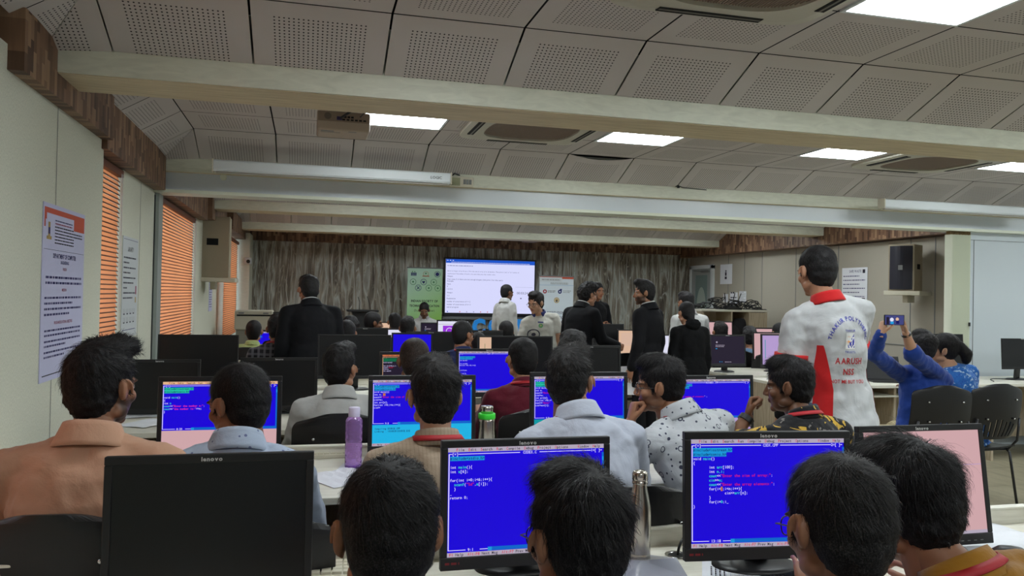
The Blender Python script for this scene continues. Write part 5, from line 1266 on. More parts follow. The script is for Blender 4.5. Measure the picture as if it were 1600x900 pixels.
def p_stripes(axis, pitch, duty, colr, axis2=None):
    def f(g, co, base):
        s3 = g.sep(co); k = g.m('LESS_THAN', g.m('FRACT', g.m('DIVIDE', s3[axis], pitch)), duty); c = g.mix(g.m('MULTIPLY', k, .6), base, lin(colr))
        if axis2 is not None: k2 = g.m('LESS_THAN', g.m('FRACT', g.m('DIVIDE', s3[axis2], pitch)), duty); c = g.mix(g.m('MULTIPLY', k2, .5), c, lin(colr))
        return c
    return f
def p_floral(c2, c3, sc=9, th=.60):
    def f(g, co, base):
        n1 = g.noise(co, sc, 3, 1.5); n2 = g.noise(co, sc*2.2, 2, 1)
        c = g.mix(g.m('GREATER_THAN', n1, th), base, lin(c2)); return g.mix(g.m('MULTIPLY', g.m('GREATER_THAN', n2, th+.02), g.m('LESS_THAN', n1, .47)), c, lin(c3))
    return f
CL = dict(
 peach=cloth('cloth_peach', (226, 176, 146)), bluewhite=cloth('cloth_printed_pale_blue', (190, 204, 226), pattern=p_dots(.032, .15, (96, 104, 140), .8)), beige=cloth('cloth_beige_stripe', (168, 150, 130), pattern=p_stripes(0, .012, .25, (150, 132, 112))),
 whiteblue=cloth('cloth_pale_shirt', (204, 210, 226)), dots=cloth('cloth_white_motif', (214, 217, 222), pattern=p_dots(.024, .20, (60, 62, 80), .5, .055)), floral=cloth('cloth_black_floral', (20, 19, 22), pattern=p_floral((196, 158, 60), (120, 116, 110), 12, .585)),
 white=cloth('cloth_white', (216, 216, 214)), maroon=cloth('cloth_maroon', (96, 26, 42)), navy=cloth('cloth_navy', (28, 36, 76)), lime=cloth('cloth_lime', (190, 206, 136)), check=cloth('cloth_check', (34, 32, 38), pattern=p_stripes(0, .05, .4, (120, 118, 126), 2)),
 suit=cloth('cloth_suit', (15, 15, 19), rough=.8, fold=.25, fs=4, sheen=0), tee=cloth('cloth_white_sport', (222, 224, 226), rough=.6, fold=.55, fs=5), mustard=cloth('cloth_mustard', (158, 108, 22), rough=.75, sheen=.3), grey=cloth('cloth_grey_white', (176, 184, 196)), hood=cloth('cloth_black_hood', (10, 10, 12), sheen=0),
 blue=cloth('cloth_royal_blue', (32, 62, 140)), bluefl=cloth('cloth_blue_floral', (48, 108, 186), pattern=p_floral((170, 200, 226), (40, 84, 170), 22, .58)), jeans=cloth('cloth_denim', (84, 98, 116), fs=9), khaki=cloth('cloth_khaki', (172, 158, 122)), black=cloth('cloth_black', (14, 14, 16), sheen=.02), darkp=cloth('cloth_trouser', (40, 42, 50)), polo=cloth('cloth_cream_polo', (218, 216, 206)), red=cloth('cloth_red', (196, 34, 36), fold=.2), nvcol=cloth('cloth_navy_collar', (44, 50, 100), fold=.2), denimj=cloth('cloth_denim_jacket', (92, 120, 150)))
LAN = mat('lanyard_red', (176, 30, 40), .6); SHOE = mat('shoe_dark', (34, 30, 30), .5); SHOEW = mat('shoe_pale', (180, 178, 172), .6)
GLS = mat('spectacle_frame', (24, 22, 24), .3); LENS = mat('spectacle_lens', (235, 240, 245), .05, trans=1, alpha=.25)

# ---- hair
_hc = {}
def hair_shape(style):
    P = [ellipsoid((0, -.0185, .047), (.0825, .0995, .087), n=30, m=22), ellipsoid((0, -.040, .016), (.0785, .078, .075), n=26, m=18), ellipsoid((0, -.045, -.014), (.0735, .066, .068), n=24, m=18), ellipsoid((0, -.044, -.040), (.060, .054, .056), n=24, m=18)]
    for s in (-1, 1): P.append(ellipsoid((s*.0700, .020, .010), (.0085, .013, .032)))
    if style == 'short': pass
    if style == 'full': P += [ellipsoid((0, .010, .105), (.066, .078, .043), n=20, m=14), ellipsoid((0, -.05, .055), (.082, .07, .07))]
    if style == 'quiff': P += [ellipsoid((.01, .040, .115), (.058, .058, .040), n=20, m=14), ellipsoid((0, .0, .10), (.070, .080, .046))]
    if style == 'wavy': P += [ellipsoid((0, .015, .10), (.080, .082, .052), n=20, m=14), ellipsoid((0, -.045, .035), (.090, .078, .085))]
    if style == 'curly': P += [ellipsoid((0, .012, .09), (.094, .092, .062), n=20, m=14), ellipsoid((0, -.045, .025), (.098, .082, .095)), ellipsoid((0, .070, .082), (.055, .030, .03))]
    if style in ('pony', 'bun'):
        P += [ellipsoid((0, -.02, .055), (.084, .1, .082))]
        P += [ellipsoid((0, -.085, -.06), (.044, .040, .085))] if style == 'bun' else [ellipsoid((0, -.112, .045), (.022, .02, .022)), capsule((0, -.115, .045), (.0, -.165, -.02), .036, .048), ellipsoid((0, -.17, -.05), (.045, .04, .055))]
        if style == 'bun': P += [ellipsoid((0, -.085, -.125), (.042, .038, .035)), ellipsoid((0, -.088, -.075), (.030, .034, .05))]
    return P
def hair_data(style, strands, seed, vox, length):
    k = (style, strands, seed, vox, length)
    if k in _hc: return _hc[k]
    amp = {'short': .004, 'full': .008, 'quiff': .009, 'wavy': .014, 'curly': .026, 'pony': .004, 'bun': .004}[style]
    sc = {'curly': .022, 'wavy': .03}.get(style, .018)
    co, tp = remesh(hair_shape(style), vox, 9, .6, [(amp, sc, 'hair_tuft'), (amp*.5, sc*.4, 'hair_fine')])
    items = [(co, tp, None)]
    if strands:
        lv, ls, lt = tp; rg = np.random.default_rng(seed); q = rg.integers(0, len(ls), strands)
        idx = lv[ls[q][:, None]+np.array([0, 1, 2])]; w3 = rg.dirichlet((1, 1, 1), strands)[:, :, None]; p = (co[idx]*w3).sum(1)
        nn = np.cross(co[idx[:, 1]]-co[idx[:, 0]], co[idx[:, 2]]-co[idx[:, 0]]); nn /= np.linalg.norm(nn, axis=1)[:, None]+1e-9
        sgn = np.sign((nn*(p-V3(0, -.02, .03))).sum(1))[:, None]; nn *= sgn
        wh = V3(rg.uniform(-.03, .03), -.06, .13); t = p-wh; t -= nn*(t*nn).sum(1)[:, None]; t /= np.linalg.norm(t, axis=1)[:, None]+1e-9
        sw = np.cross(nn, t)*.45; t = t+sw+rg.normal(0, .22 if style not in ('curly', 'wavy') else .5, t.shape); t[:, 2] -= .25*(p[:, 2] < .05); t -= nn*(t*nn).sum(1)[:, None]; t /= np.linalg.norm(t, axis=1)[:, None]+1e-9
        L = length*rg.uniform(.5, 1.2, strands)[:, None]*np.clip((p[:, 2:3]+.09)/.13, .25, 1); side = np.cross(t, nn); lift = rg.uniform(.08, .55, (strands, 1))
        wd = .00060; S = 4; V_ = []
        for s_ in range(S+1):
            u = s_/S; c = p-nn*.002+t*L*u+nn*L*lift*(u-.55*u*u)*1.2+(nn*-.35*L*u*u*u); hw = wd*(1-.8*u)+.00006; V_.append(c-side*hw); V_.append(c+side*hw)
        V_ = np.stack(V_, 1).reshape(-1, 3); B = (np.arange(strands)*(2*(S+1)))[:, None, None]; F_ = np.array([[2*s_, 2*s_+1, 2*s_+3, 2*s_+2] for s_ in range(S)])[None]+B
        lv2 = F_.reshape(-1).astype(np.int32); nf = strands*S; items.append((V_, (lv2, (np.arange(nf)*4).astype(np.int32), np.full(nf, 4, np.int32)), None))
    co, tp, _ = cat_topo(items); _hc[k] = (co, tp); return _hc[k]
_hm = {}
def hair_mesh(style, strands, seed, vox, length, m):
    k = (style, strands, seed, vox, length, m.name)
    if k not in _hm:
        co, tp = hair_data(style, strands, seed, vox, length); _hm[k] = raw_mesh('hair', co, tp, [m])
    return _hm[k]

def rotm(yaw=0, pitch=0, roll=0):
    return np.array((Matrix.Rotation(rad(yaw), 3, 'Z') @ Matrix.Rotation(rad(-pitch), 3, 'X') @ Matrix.Rotation(rad(roll), 3, 'Y')))
def rotx(p): return rotm(0, p)
PEOPLE = []
def person(label, px, py, Y, skin_m, hair=('short', 0, HR1), sit=True, face=0, lean=8, side=0, twist=0, head=(0, 0, 0), nk=12, sc=1.0, top='white', bottom='darkp', sleeve='long', arms=None, near=False, female=False, jacket=False,
           collar=None, lanyard=None, glasses=False, hem=None, legs=None, vox=None, hands=('relax', 'relax'), folds=None, group=None, wid=1.0, armpx=None, slv=.62, handfwd=None, short_coat=False):
    """px, py: where the top of the head shows; Y: distance into the room; face: heading in degrees (0 looks down the room, + turns left)"""
    target = at(px, py, Y); s = sc; hz = .52 if sit else .93*s
    Rf = rotm(face); vox = vox or (.0085 if near else .014)
    sp = rotm(0, lean, side); Sx, Sy, Sz = sp[:, 0], sp[:, 1], sp[:, 2]
    pel = V3(0, 0, hz); hr = rotm(twist) @ rotm(*head); nkd = rotm(0, nk+lean, side)[:, 2]
    def headpos(k): nb = pel+Sz*.52*k*s; return nb, nb+nkd*.135*s+(hr @ V3(0, .012, 0))*s
    k = 1.0
    for _ in range(4):
        nb, hc = headpos(k); zt = (hc+hr @ V3(0, -.01, .125)*s)[2]; k += (target.z-zt)/(.52*s)*.95
    if sit: k = min(max(k, .78), 1.22)
    else:
        dz = (1.0 if k > 0 else 1)*(target.z-(headpos(1.0)[1]+hr @ V3(0, -.01, .125)*s)[2]); k = 1.0+max(min(dz*.4, .08), -.08); pel = V3(0, 0, hz+dz-(k-1)*.52)
    nb, hc = headpos(k)
    w_ = (.172 if not female else .150)*s*wid; tw = rotm(twist)
    def tp_(t, f): # torso point: t along the spine, lateral twist grows upward
        return pel+Sz*t*k*s
    def ax(t):
        a = rotm(twist*min(1, max(0, t/.45))); return sp @ a[:, 0], sp @ a[:, 1]
    prof = [(-.08, .150, .118), (-.02, .168, .128), (.06, .160, .118), (.15, .146, .106), (.25, .156, .112), (.34, .168, .116), (.41, .166, .106), (.46, .135, .086), (.50, .080, .064), (.53, .058, .056)]
    if female: prof = [(a, b*.90, c*.9) for a, b, c in prof]
    def torso(off, t0=-1, t1=1, lo=None, scale=1.0):
        R = []
        for t, rx, ry in prof:
            if t < t0-1e-6 or t > t1+1e-6: continue
            x, y = ax(t); R.append((tp_(t, 0)+y*(-.012 if t > .2 else 0)*s, x, y, rx*s*wid*scale+off, ry*s*scale+off))
        if lo:
            for t, rx, ry in reversed(lo):
                x, y = ax(0); R.insert(0, (pel+(Sz if sit else V3(0, 0, 1))*t*s, x, y, rx*s*wid+off, ry*s+off))
        return loft(R, 24)
    SH = {}; 
    for i, sg in enumerate((-1, 1)):
        x, y = ax(.45); SH[sg] = tp_(.432, 0)+x*sg*(w_+.006)-y*.012*s
    la, lf = .285*s, .25*s
    off = Rf @ (hc+hr@V3(0, -.01, 0)); rxy = V3(target.x-off[0], target.y-off[1], 0); tol = lambda q: Rf.T @ (np.array(at(*q))-rxy)
    arm = {}
    for sg, key in ((-1, 'L'), (1, 'R')):
        a = (arms or {}).get(key)
        if armpx and key in armpx: e, h = tol(armpx[key][0]), tol(armpx[key][1])
        elif a is None:
            if sit: e = SH[sg]+rotm(twist)@V3(sg*.07, .11, -.245)*s; h = e+rotm(0)@V3(-sg*.07, .235, .02)*s; h[2] = max(h[2], .80)
            else: e = SH[sg]+V3(sg*.045, -.01, -.28)*s; h = e+V3(sg*.00, .05, -.245)*s
        else:
            e = SH[sg]+np.array(a[0], float); h = e+np.array(a[1], float)
            d = (e-SH[sg]); e = SH[sg]+d/np.linalg.norm(d)*la; d = h-(SH[sg]+np.array(a[0], float)); h = e+d/np.linalg.norm(d)*lf
        arm[sg] = (SH[sg], e, h)
    LG = {}
    for sg, key in ((-1, 'L'), (1, 'R')):
        hp = pel+V3(sg*.09*s, 0, -.02)
        if legs and key in legs: kn, an = [np.array(q, float) for q in legs[key]]
        elif sit: kn, an = V3(sg*.13, .42, .50), V3(sg*.13, .40, .09)
        else: kn, an = V3(sg*.10, .02, (pel[2]-.04)*.52+.03), V3(sg*.105, -.02, .085)
        LG[sg] = (hp, kn, an)
    # body surface
    B = [torso(-.012, scale=.96), capsule(nb-Sz*.03, hc+hr@V3(0, -.025, -.075)*s, .056*s, .050*s)]
    for sg in (-1, 1):
        a, e, h = arm[sg]; B += [capsule(a, e, .050*s, .041*s), capsule(e, e+(h-e)*.35, .042*s, .040*s), capsule(e+(h-e)*.35, h, .040*s, .0265*s)]
        B += [capsule(nb-Sz*.02, a+V3(0, 0, .002), .046*s, .044*s)]
        p, kn, an = LG[sg]; B += [capsule(p, kn, .078*s, .056*s), capsule(kn, kn+(an-kn)*.35, .056*s, .054*s), capsule(kn+(an-kn)*.35, an, .054*s, .036*s)]
        B += [capsule(an+V3(0, -.01, -.02), an+V3(0, .13, -.045), .036, .026)]
    items = [(*remesh(B, vox, 4, .5), None)]
    items[0] = (items[0][0], items[0][1], np.tile([0, 0, 0, 1.], (len(items[0][0]), 1)))
    hv = .004 if near else .006
    co, tp2, at_ = head_data(hv); items.append((co*s @ hr.T+hc, tp2, at_))
    for i, sg in enumerate((-1, 1)):
        a, e, h = arm[sg]; d = h-e; d /= np.linalg.norm(d)
        hd_ = (handfwd or {}).get('LR'[i]); fw = d if hd_ is None else np.array(hd_[0], float); fw = fw/np.linalg.norm(fw)
        palm = (V3(0, 0, -1) if sit else V3(-sg, 0, 0)) if hd_ is None else np.array(hd_[1], float)
        zz = -(palm-fw*(palm@fw)); zz /= np.linalg.norm(zz)+1e-9; xx = np.cross(fw, zz); M_ = np.stack([xx*(1 if sg < 0 else -1), fw, zz], 1)
        co, tp2 = hand_data(hands[i], .0035 if near else .006)
        cc = co*s*1.02; topo2 = tp2
        if np.linalg.det(M_) < 0: topo2 = (tp2[0].reshape(-1, 4)[:, ::-1].reshape(-1).copy(), tp2[1], tp2[2]) if (tp2[2] == 4).all() else tp2
        items.append((cc @ M_.T+h, topo2, np.tile([0, 0, 0, 1.], (len(co), 1))))
    co, tp2, at_ = cat_topo(items)
    off = Rf @ (hc+hr@V3(0, -.01, 0)); rz = rad(face)
    root = empty('person', (target.x-off[0], target.y-off[1], 0), rz, label, 'person', group)
    me = raw_mesh('body', co, tp2, [skin_m], True, at_); link('body', me, root)
    MH = Matrix.Translation(hc.tolist()) @ Matrix((hr*s).tolist()).to_4x4()
    st, nst, hm = hair[:3]; seed = hair[3] if len(hair) > 3 else 1; hl = hair[4] if len(hair) > 4 else .03
    link('hair', hair_mesh(st, nst, seed, .0055 if near else .0085, hl, hm), root, M=MH)
    # clothes
    cv = .0085 if near else .013; dsp = folds or [(.022, .11, 'fold_big'), (.010, .045, 'fold_small')]
    if short_coat or jacket: dsp = [(.014, .14, 'fold_big'), (.006, .05, 'fold_small')]
    o1 = .013 if not jacket else .024; cm_ = CL[top]
    hemr = hem if hem is not None else ([(-.10, .158, .13)] if sit else [(-.17, .172, .135), (-.11, .170, .135)])
    S = [torso(o1, t0=-.09 if sit else -.03, t1=.505, lo=hemr)]
    for i, sg in enumerate((-1, 1)):
        a, e, h = arm[sg]; sl = sleeve if isinstance(sleeve, str) else sleeve[i]
        S += [capsule(nb-Sz*.035, a+V3(0, 0, .004), .048*s+o1*.7, .050*s+o1*.8)]
        ex = .012 if not jacket else .020
        if sl == 'long': S += [capsule(a, e, .051*s+ex, .043*s+ex), capsule(e, e+(h-e)*.93, .043*s+ex, .030*s+ex)]
        elif sl == 'rolled': S += [capsule(a, e, .051*s+ex, .044*s+ex*1.2), capsule(e, e+(h-e)*.18, .046*s+ex*1.2, .046*s+ex*1.2)]
        else:
            q = a+(e-a)*slv; x = (e-a)/np.linalg.norm(e-a); u_ = np.cross(x, V3(0, 1, .1)); u_ /= np.linalg.norm(u_); v_ = np.cross(x, u_)
            S += [loft([(a-x*.05*s, u_, v_, .02, .02), (a-x*.02*s, u_, v_, .05*s+ex*.6, .05*s+ex*.6), (a+x*.03, u_, v_, .054*s+ex, .052*s+ex), (q, u_, v_, .060*s+ex*1.5, .052*s+ex*1.2)], 18)]
    cco, ctp = remesh(S, cv, 3, .5, dsp); so = link('shirt' if not jacket else 'jacket', raw_mesh('shirt', cco, ctp, [cm_]), root)
    Tt = []
    for sg in (-1, 1):
        p, kn, an = LG[sg]; Tt += [capsule(p, kn, .092*s, .070*s), capsule(kn, an+(kn-an)*.03, .068*s, .052*s)]
    Tt += [torso(-.006, t0=-.09, t1=.0)]
    link('trousers', raw_mesh('trousers', *remesh(Tt, .015 if not near else .012, 3, .5, [(.016, .09, 'fold_leg')]), [CL[bottom]]), root)
    for sg in (-1, 1):
        p, kn, an = LG[sg]; shp = loft([(V3(an[0], an[1]-.075, .045), V3(1, 0, 0), V3(0, 0, 1), .018, .026), (V3(an[0], an[1]-.06, .05), V3(1, 0, 0), V3(0, 0, 1), .036, .048), (V3(an[0], an[1]+.02, .05), V3(1, 0, 0), V3(0, 0, 1), .042, .048), (V3(an[0], an[1]+.12, .035), V3(1, 0, 0), V3(0, 0, 1), .048, .034), (V3(an[0], an[1]+.19, .028), V3(1, 0, 0), V3(0, 0, 1), .034, .026), (V3(an[0], an[1]+.205, .025), V3(1, 0, 0), V3(0, 0, 1), .012, .012)], 16)
        mb = MB(); mb.add([tuple(q) for q in shp[0]], shp[1]); mb.obj('shoe', SHOE, root, smooth=True)
    # collar, lanyard
    cx = rotm(0, lean*.6+nk*.5, side)
    def band(r0, r1, z0, z1, y0, name, mm, thick=.004, gap=.5, tiltf=.012, rings_=5):
        m = MB(); N = 36; R = []
        for j in range(rings_+1):
            v = j/rings_; ring_ = []
            for i in range(N+1):
                t = gap+(2*math.pi-2*gap)*i/N; rr = r0+(r1-r0)*v
                q = V3(math.sin(t)*rr*1.08, math.cos(t)*rr+y0, z0+(z1-z0)*v-tiltf*math.cos(t)); q = nb+cx@(rotm(twist)@(q*s)); ring_.append(Vector(q.tolist()))
            R.append(ring_)
        m.rings(R, closed=False, cap=False); o = m.obj(name, mm, root, smooth=True); sd = o.modifiers.new('t', 'SOLIDIFY'); sd.thickness = thick; sd.offset = 1; return o
    if collar:
        cmx = CL[collar[0]]; kind = collar[1]
        if kind == 'shirt': band(.072, .062, -.030, .030, -.010, 'collar', cmx); band(.092, .0665, -.038, .030, -.014, 'collar_fold', cmx, .003)
        elif kind == 'band': band(.080, .061, -.034, .020, -.012, 'collar', cmx, .005)
        elif kind == 'suit': band(.064, .060, -.0, .040, -.010, 'shirt_collar', CL['white']); band(.096, .068, -.04, .028, -.014, 'collar', cmx, .006, gap=.75)
        elif kind == 'hood':
            hh = remesh([ellipsoid(nb+cx@V3(0, -.085, -.01), (.095, .05, .055)), ellipsoid(nb+cx@V3(0, -.075, .02), (.085, .05, .035))], .012, 3, .5, [(.02, .05, 'fold_hood')]); link('hood', raw_mesh('hood', *hh, [cmx]), root)
    if lanyard is not None:
        m = MB(); N = 30; Lf, Rt = [], []
        for i in range(N+1):
            t = -2.5+5.0*i/N; rr = .074 if not jacket else .09; fr = max(0, -math.cos(t))
            q = V3(math.sin(t)*rr*1.06*(1-.25*fr), -math.cos(t)*rr-.012+.02*fr, .012-.10*fr*fr-.004)
            q2 = V3(math.sin(t)*(rr+.011)*1.06*(1-.25*fr), -math.cos(t)*(rr+.011)-.012+.02*fr, -.004-.10*fr*fr-.004)
            Lf.append(Vector((nb+cx@(rotm(twist)@(q*s))).tolist())); Rt.append(Vector((nb+cx@(rotm(twist)@(q2*s))).tolist()))
        m.rings([Lf, Rt], closed=False, cap=False); o = m.obj('lanyard', LAN, root, smooth=True); sd = o.modifiers.new('t', 'SOLIDIFY'); sd.thickness = .0025; sd.offset = 1
    if glasses:
        m = MB()
        for sg in (-1, 1):
            m.tube([(sg*.032+.024*math.copysign(abs(math.cos(t))**.75, math.cos(t)), .098-.010*abs(math.cos(t))*(1 if math.cos(t)*sg > 0 else 0), -.004+.018*math.copysign(abs(math.sin(t))**.75, math.sin(t))) for t in np.linspace(0, 2*math.pi, 25)], .0014, 6)
            m.tube([(sg*.056, .092, .002), (sg*.074, .078, .004), (sg*.0795, .02, .004), (sg*.080, -.004, .002), (sg*.078, -.02, -.016)], .0014, 6)
        m.tube([(-.009, .101, .0), (0, .104, .004), (.009, .101, .0)], .0013, 6)
        go = m.obj('glasses', GLS, root, smooth=True, M=MH)
    PEOPLE.append(root)
    root_info = dict(root=root, nb=nb, hc=hc, hr=hr, arm=arm, LG=LG, pel=pel, sp=sp, shirt=so, s=s, Rf=Rf, MH=MH, ax=ax, tp=tp_)
    return root_info
def wristband(P, side_, name, mm, w_=.02, extra=None):
    a, e, h = P['arm'][side_]; d = h-e; d /= np.linalg.norm(d); c = h-d*.012; x = np.cross(d, (0, 0, 1)); x /= np.linalg.norm(x); y = np.cross(d, x); m = MB()
    m.rings([[Vector((c+d*z+(x*math.cos(t)+y*math.sin(t))*r).tolist()) for t in np.linspace(0, 6.2832, 25)[:-1]] for z, r in ((-w_/2, .031), (-w_/2, .0335), (w_/2, .0325), (w_/2, .030))]); return m.obj(name, mm, P['root'], smooth=False)

def seat_for(P, label, dy=-.02, rz=0):
    r = P['root']; a = r.rotation_euler.z; return chair(r.location.x-math.sin(a)*dy, r.location.y+math.cos(a)*dy, a+rz, label)

B_ = dict
# ---- first row: the four heads nearest the viewer
NS = 15000
p1 = person('nearest left head with thick black hair and both ears showing, at the front desk', 610, 722, 1.36, SK2, ('short', NS, HR1, 11, .032), near=True, top='grey', lean=16, head=(0, 4, 0), collar=('grey', 'shirt'))
p2 = person('head with swept black hair and spectacles turned to the short code page', 907, 738, 1.38, SK2, ('full', NS, HR1, 12, .042), near=True, top='grey', lean=14, head=(14, 6, 0), glasses=True, collar=('grey', 'shirt'))
p3 = person('person with spectacles and a pale grey collar facing the long code page', 1314, 719, 1.25, SK2, ('short', NS, HR2, 13, .040), near=True, top='grey', lean=14, face=-12, head=(14, 10, 0), glasses=True, collar=('grey', 'shirt'))
p4 = person('person in a mustard shirt with a red neck strap leaning toward the neighbour', 1424, 697, 1.42, SK2, ('full', NS, HR1, 14, .045), near=True, top='mustard', lean=24, face=-10, side=-18, head=(24, 12, -4), sc=1.04, collar=('mustard', 'band'), lanyard=1)
# ---- second row
p5 = person('person in a peach shirt with short beard in profile, by the left wall notice', 158, 538, 2.60, SK3, ('quiff', 9000, HR1, 15, .036), near=True, top='peach', lean=7, side=0, face=-4, head=(-26, 2, 0), collar=('peach', 'shirt'), wid=1.14, sc=1.04)
p6 = person('person in a printed pale blue shirt turned left behind the unlit front monitor', 376, 572, 2.70, SK2, ('short', 8000, HR1, 16, .036), near=True, top='bluewhite', lean=20, face=4, side=2, head=(46, 10, 0), collar=('bluewhite', 'shirt'), lanyard=1)
p7 = person('person in a beige striped shirt with a red neck strap seen squarely from behind', 681, 563, 2.66, SK5, ('full', 8000, HR2, 17, .038), near=True, top='beige', lean=6, head=(2, 2, 0), collar=('beige', 'band'), lanyard=1)
p8 = person('person in a plain pale blue-white shirt with a red neck strap, head turned right', 890, 546, 2.85, SK1, ('quiff', 8000, HR2, 18, .034), near=True, top='whiteblue', lean=22, face=0, side=-3, head=(-32, 4, 0), collar=('whiteblue', 'shirt'), lanyard=1, wid=1.1)
p9 = person('spectacled person in a white shirt with tiny motifs resting a fist on the chin', 1034, 558, 3.10, SK6, ('full', 8000, HR1, 19, .036), near=True, top='dots', lean=24, face=14, side=-9, head=(48, 6, -4), glasses=True, collar=('dots', 'shirt'), lanyard=1, sleeve='rolled', wid=1.12, sc=.97,
            armpx=B_(L=((972, 722, 3.08), (985, 660, 3.12))), hands=('fist', 'relax'), handfwd=B_(L=((.25, .1, .9), (.8, -.3, 0))))
p10 = person('person in a black yellow-flowered shirt, hand with dark wristband raised to the face', 1236, 561, 3.0, SK4, ('full', 8000, HR1, 20, .034), near=True, top='floral', lean=16, face=10, side=0, head=(40, 6, 0), collar=('floral', 'band'), lanyard=1, sleeve='short', wid=1.08, sc=.95,
             armpx=B_(L=((1128, 706, 3.02), (1168, 652, 3.04))), hands=('fist', 'relax'), handfwd=B_(L=((.35, .15, .8), (.6, -.6, 0))))
wristband(p10, -1, 'wristband', BLK, .024)
# ---- third row
p11 = person('spectacled person in a white shirt with tall swept hair, below the middle big unlit screen', 531, 541, 4.3, SK1, ('quiff', 3000, HR1, 21, .034), top='white', lean=12, head=(-28, 2, 0), glasses=True, collar=('white', 'shirt'), near=False, vox=.011)
p12 = person('person with a brownish shaved head right in front of the black code page', 648, 530, 4.35, SK2, ('short', 1500, HR3, 22, .012), top='navy', lean=14, head=(-4, 6, 0))
p13 = person('person in a maroon shirt with red neck strap before the third-row blue page', 817, 529, 4.35, SK1, ('short', 3000, HR1, 23, .026), top='maroon', lean=10, head=(8, 2, 0), collar=('maroon', 'band'), lanyard=1)
p14 = person('wavy black-haired head showing above the pale blue-white shirt', 895, 521, 4.5, SK1, ('wavy', 2500, HR1, 24, .03), top='black', lean=8, head=(-20, 2, 0))
# ---- fifth row and beyond, seated
p15 = person('spectacled person in navy with a red neck strap looking right, by the unlit far monitor', 723, 502, 6.9, SK2, ('short', 800, HR1, 25, .02), top='navy', lean=4, head=(-58, 4, 0), glasses=True, collar=('navy', 'band'), lanyard=1)
p16 = person('round dark head in front of the block letters, right of the navy shirt', 791, 502, 8.6, SK2, ('short', 0, HR1), top='black', lean=8, head=(6, 8, 0))
p17 = person('person in a lime shirt by the boxy machine, far left', 397, 501, 8.9, SK2, ('short', 0, HR1), top='lime', lean=10, face=-6, head=(0, 2, 0), collar=('lime', 'band'))
p18 = person('person in a black and grey checked shirt with a red neck strap, far left', 433, 493, 7.3, SK2, ('full', 0, HR1), top='check', lean=14, head=(0, 6, 0), lanyard=1)
p19 = person('dark head behind the checked shirt and the tall suit man', 449, 490, 8.6, SK2, ('full', 0, HR1), top='black', lean=8, head=(-10, 4, 0))
p20 = person('dark head nearest the tall suit man, just over the middle big unlit screen', 542, 501, 7.4, SK2, ('short', 0, HR1), top='darkp', lean=8, head=(0, 6, 0))
p21 = person('dark head leaning left of the bare-faced one, below the lectern', 549, 496, 8.9, SK2, ('wavy', 0, HR1), top='black', lean=16, head=(10, 12, 0))
p22 = person('person in profile below the lectern, face turned right', 583, 488, 9.0, SK4, ('short', 0, HR1), top='black', lean=8, head=(-80, 4, 0))
p23 = person('upright dark head left of the green banner, beside the small peach screen', 617, 489, 10.3, SK2, ('short', 0, HR1), top='white', lean=4, head=(0, 2, 0))
p24 = person('bowed dark head over the white page screen, below the seated organiser', 637, 496, 8.5, SK2, ('full', 0, HR1), top='black', lean=16, head=(-14, 12, 0))
p25 = person('white shirt showing behind the navy shirt, past the unlit far monitors', 747, 520, 7.6, SK2, ('short', 0, HR1), top='white', lean=24, head=(10, 10, 0), sc=.94)
p26 = person('seated organiser in a white shirt looking down at a phone, by the green banner', 663, 474, 13.15, SK4, ('short', 0, HR1), top='white', face=172, lean=14, head=(0, 26, 0), collar=('white', 'shirt'), arms=B_(L=((-.08, .14, -.2), (.10, .2, .06)), R=((.08, .14, -.2), (-.10, .2, .06))), hands=('grip', 'grip'), bottom='black')
p27 = person('seated figure with a dark head beneath the cabinet of cables', 1126, 504, 8.6, SK2, ('full', 0, HR1), top='black', lean=14, head=(-8, 8, 0), collar=('hood', 'hood'))
p28 = person('seated figure in a faded denim jacket between the sign-in screen and the pink screens', 1172, 512, 8.35, SK2, ('wavy', 0, HR1), top='denimj', lean=14, head=(-20, 6, 0))
p29 = person('round dark head above the lavender screen', 1218, 505, 8.4, SK2, ('short', 0, HR1), top='black', lean=8, head=(0, 4, 0))
# ---- couple taking a photo at the wall desk
p30 = person('person in a royal blue shirt and khaki trousers holding up a phone', 1441, 519, 5.05, SK5, ('full', 3000, HR1, 30, .03), top='blue', bottom='khaki', lean=4, face=-8, side=6, head=(20, -6, 8), near=True, vox=.010,
             armpx=B_(L=((1366, 552, 4.85), (1377, 521, 4.72)), R=((1428, 556, 4.78), (1415, 520, 4.72))), sleeve=('long', 'rolled'), hands=('phone', 'phone'), collar=('blue', 'band'), handfwd=B_(L=((.25, .1, .9), (1, .1, -.1)), R=((-.25, .1, .9), (-1, .1, -.1))), legs=B_(L=((-.34, .26, .50), (-.40, .18, .09)), R=((.06, .40, .50), (.05, .36, .09))))
p31 = person('person in a blue patterned top with a ponytail leaning in to the raised phone', 1476, 522, 5.15, SK5, ('pony', 2500, HR1, 31, .05), top='bluefl', bottom='black', lean=6, face=0, side=-12, head=(52, -4, -10), near=True, vox=.010, female=True, sleeve='rolled', sc=.97)
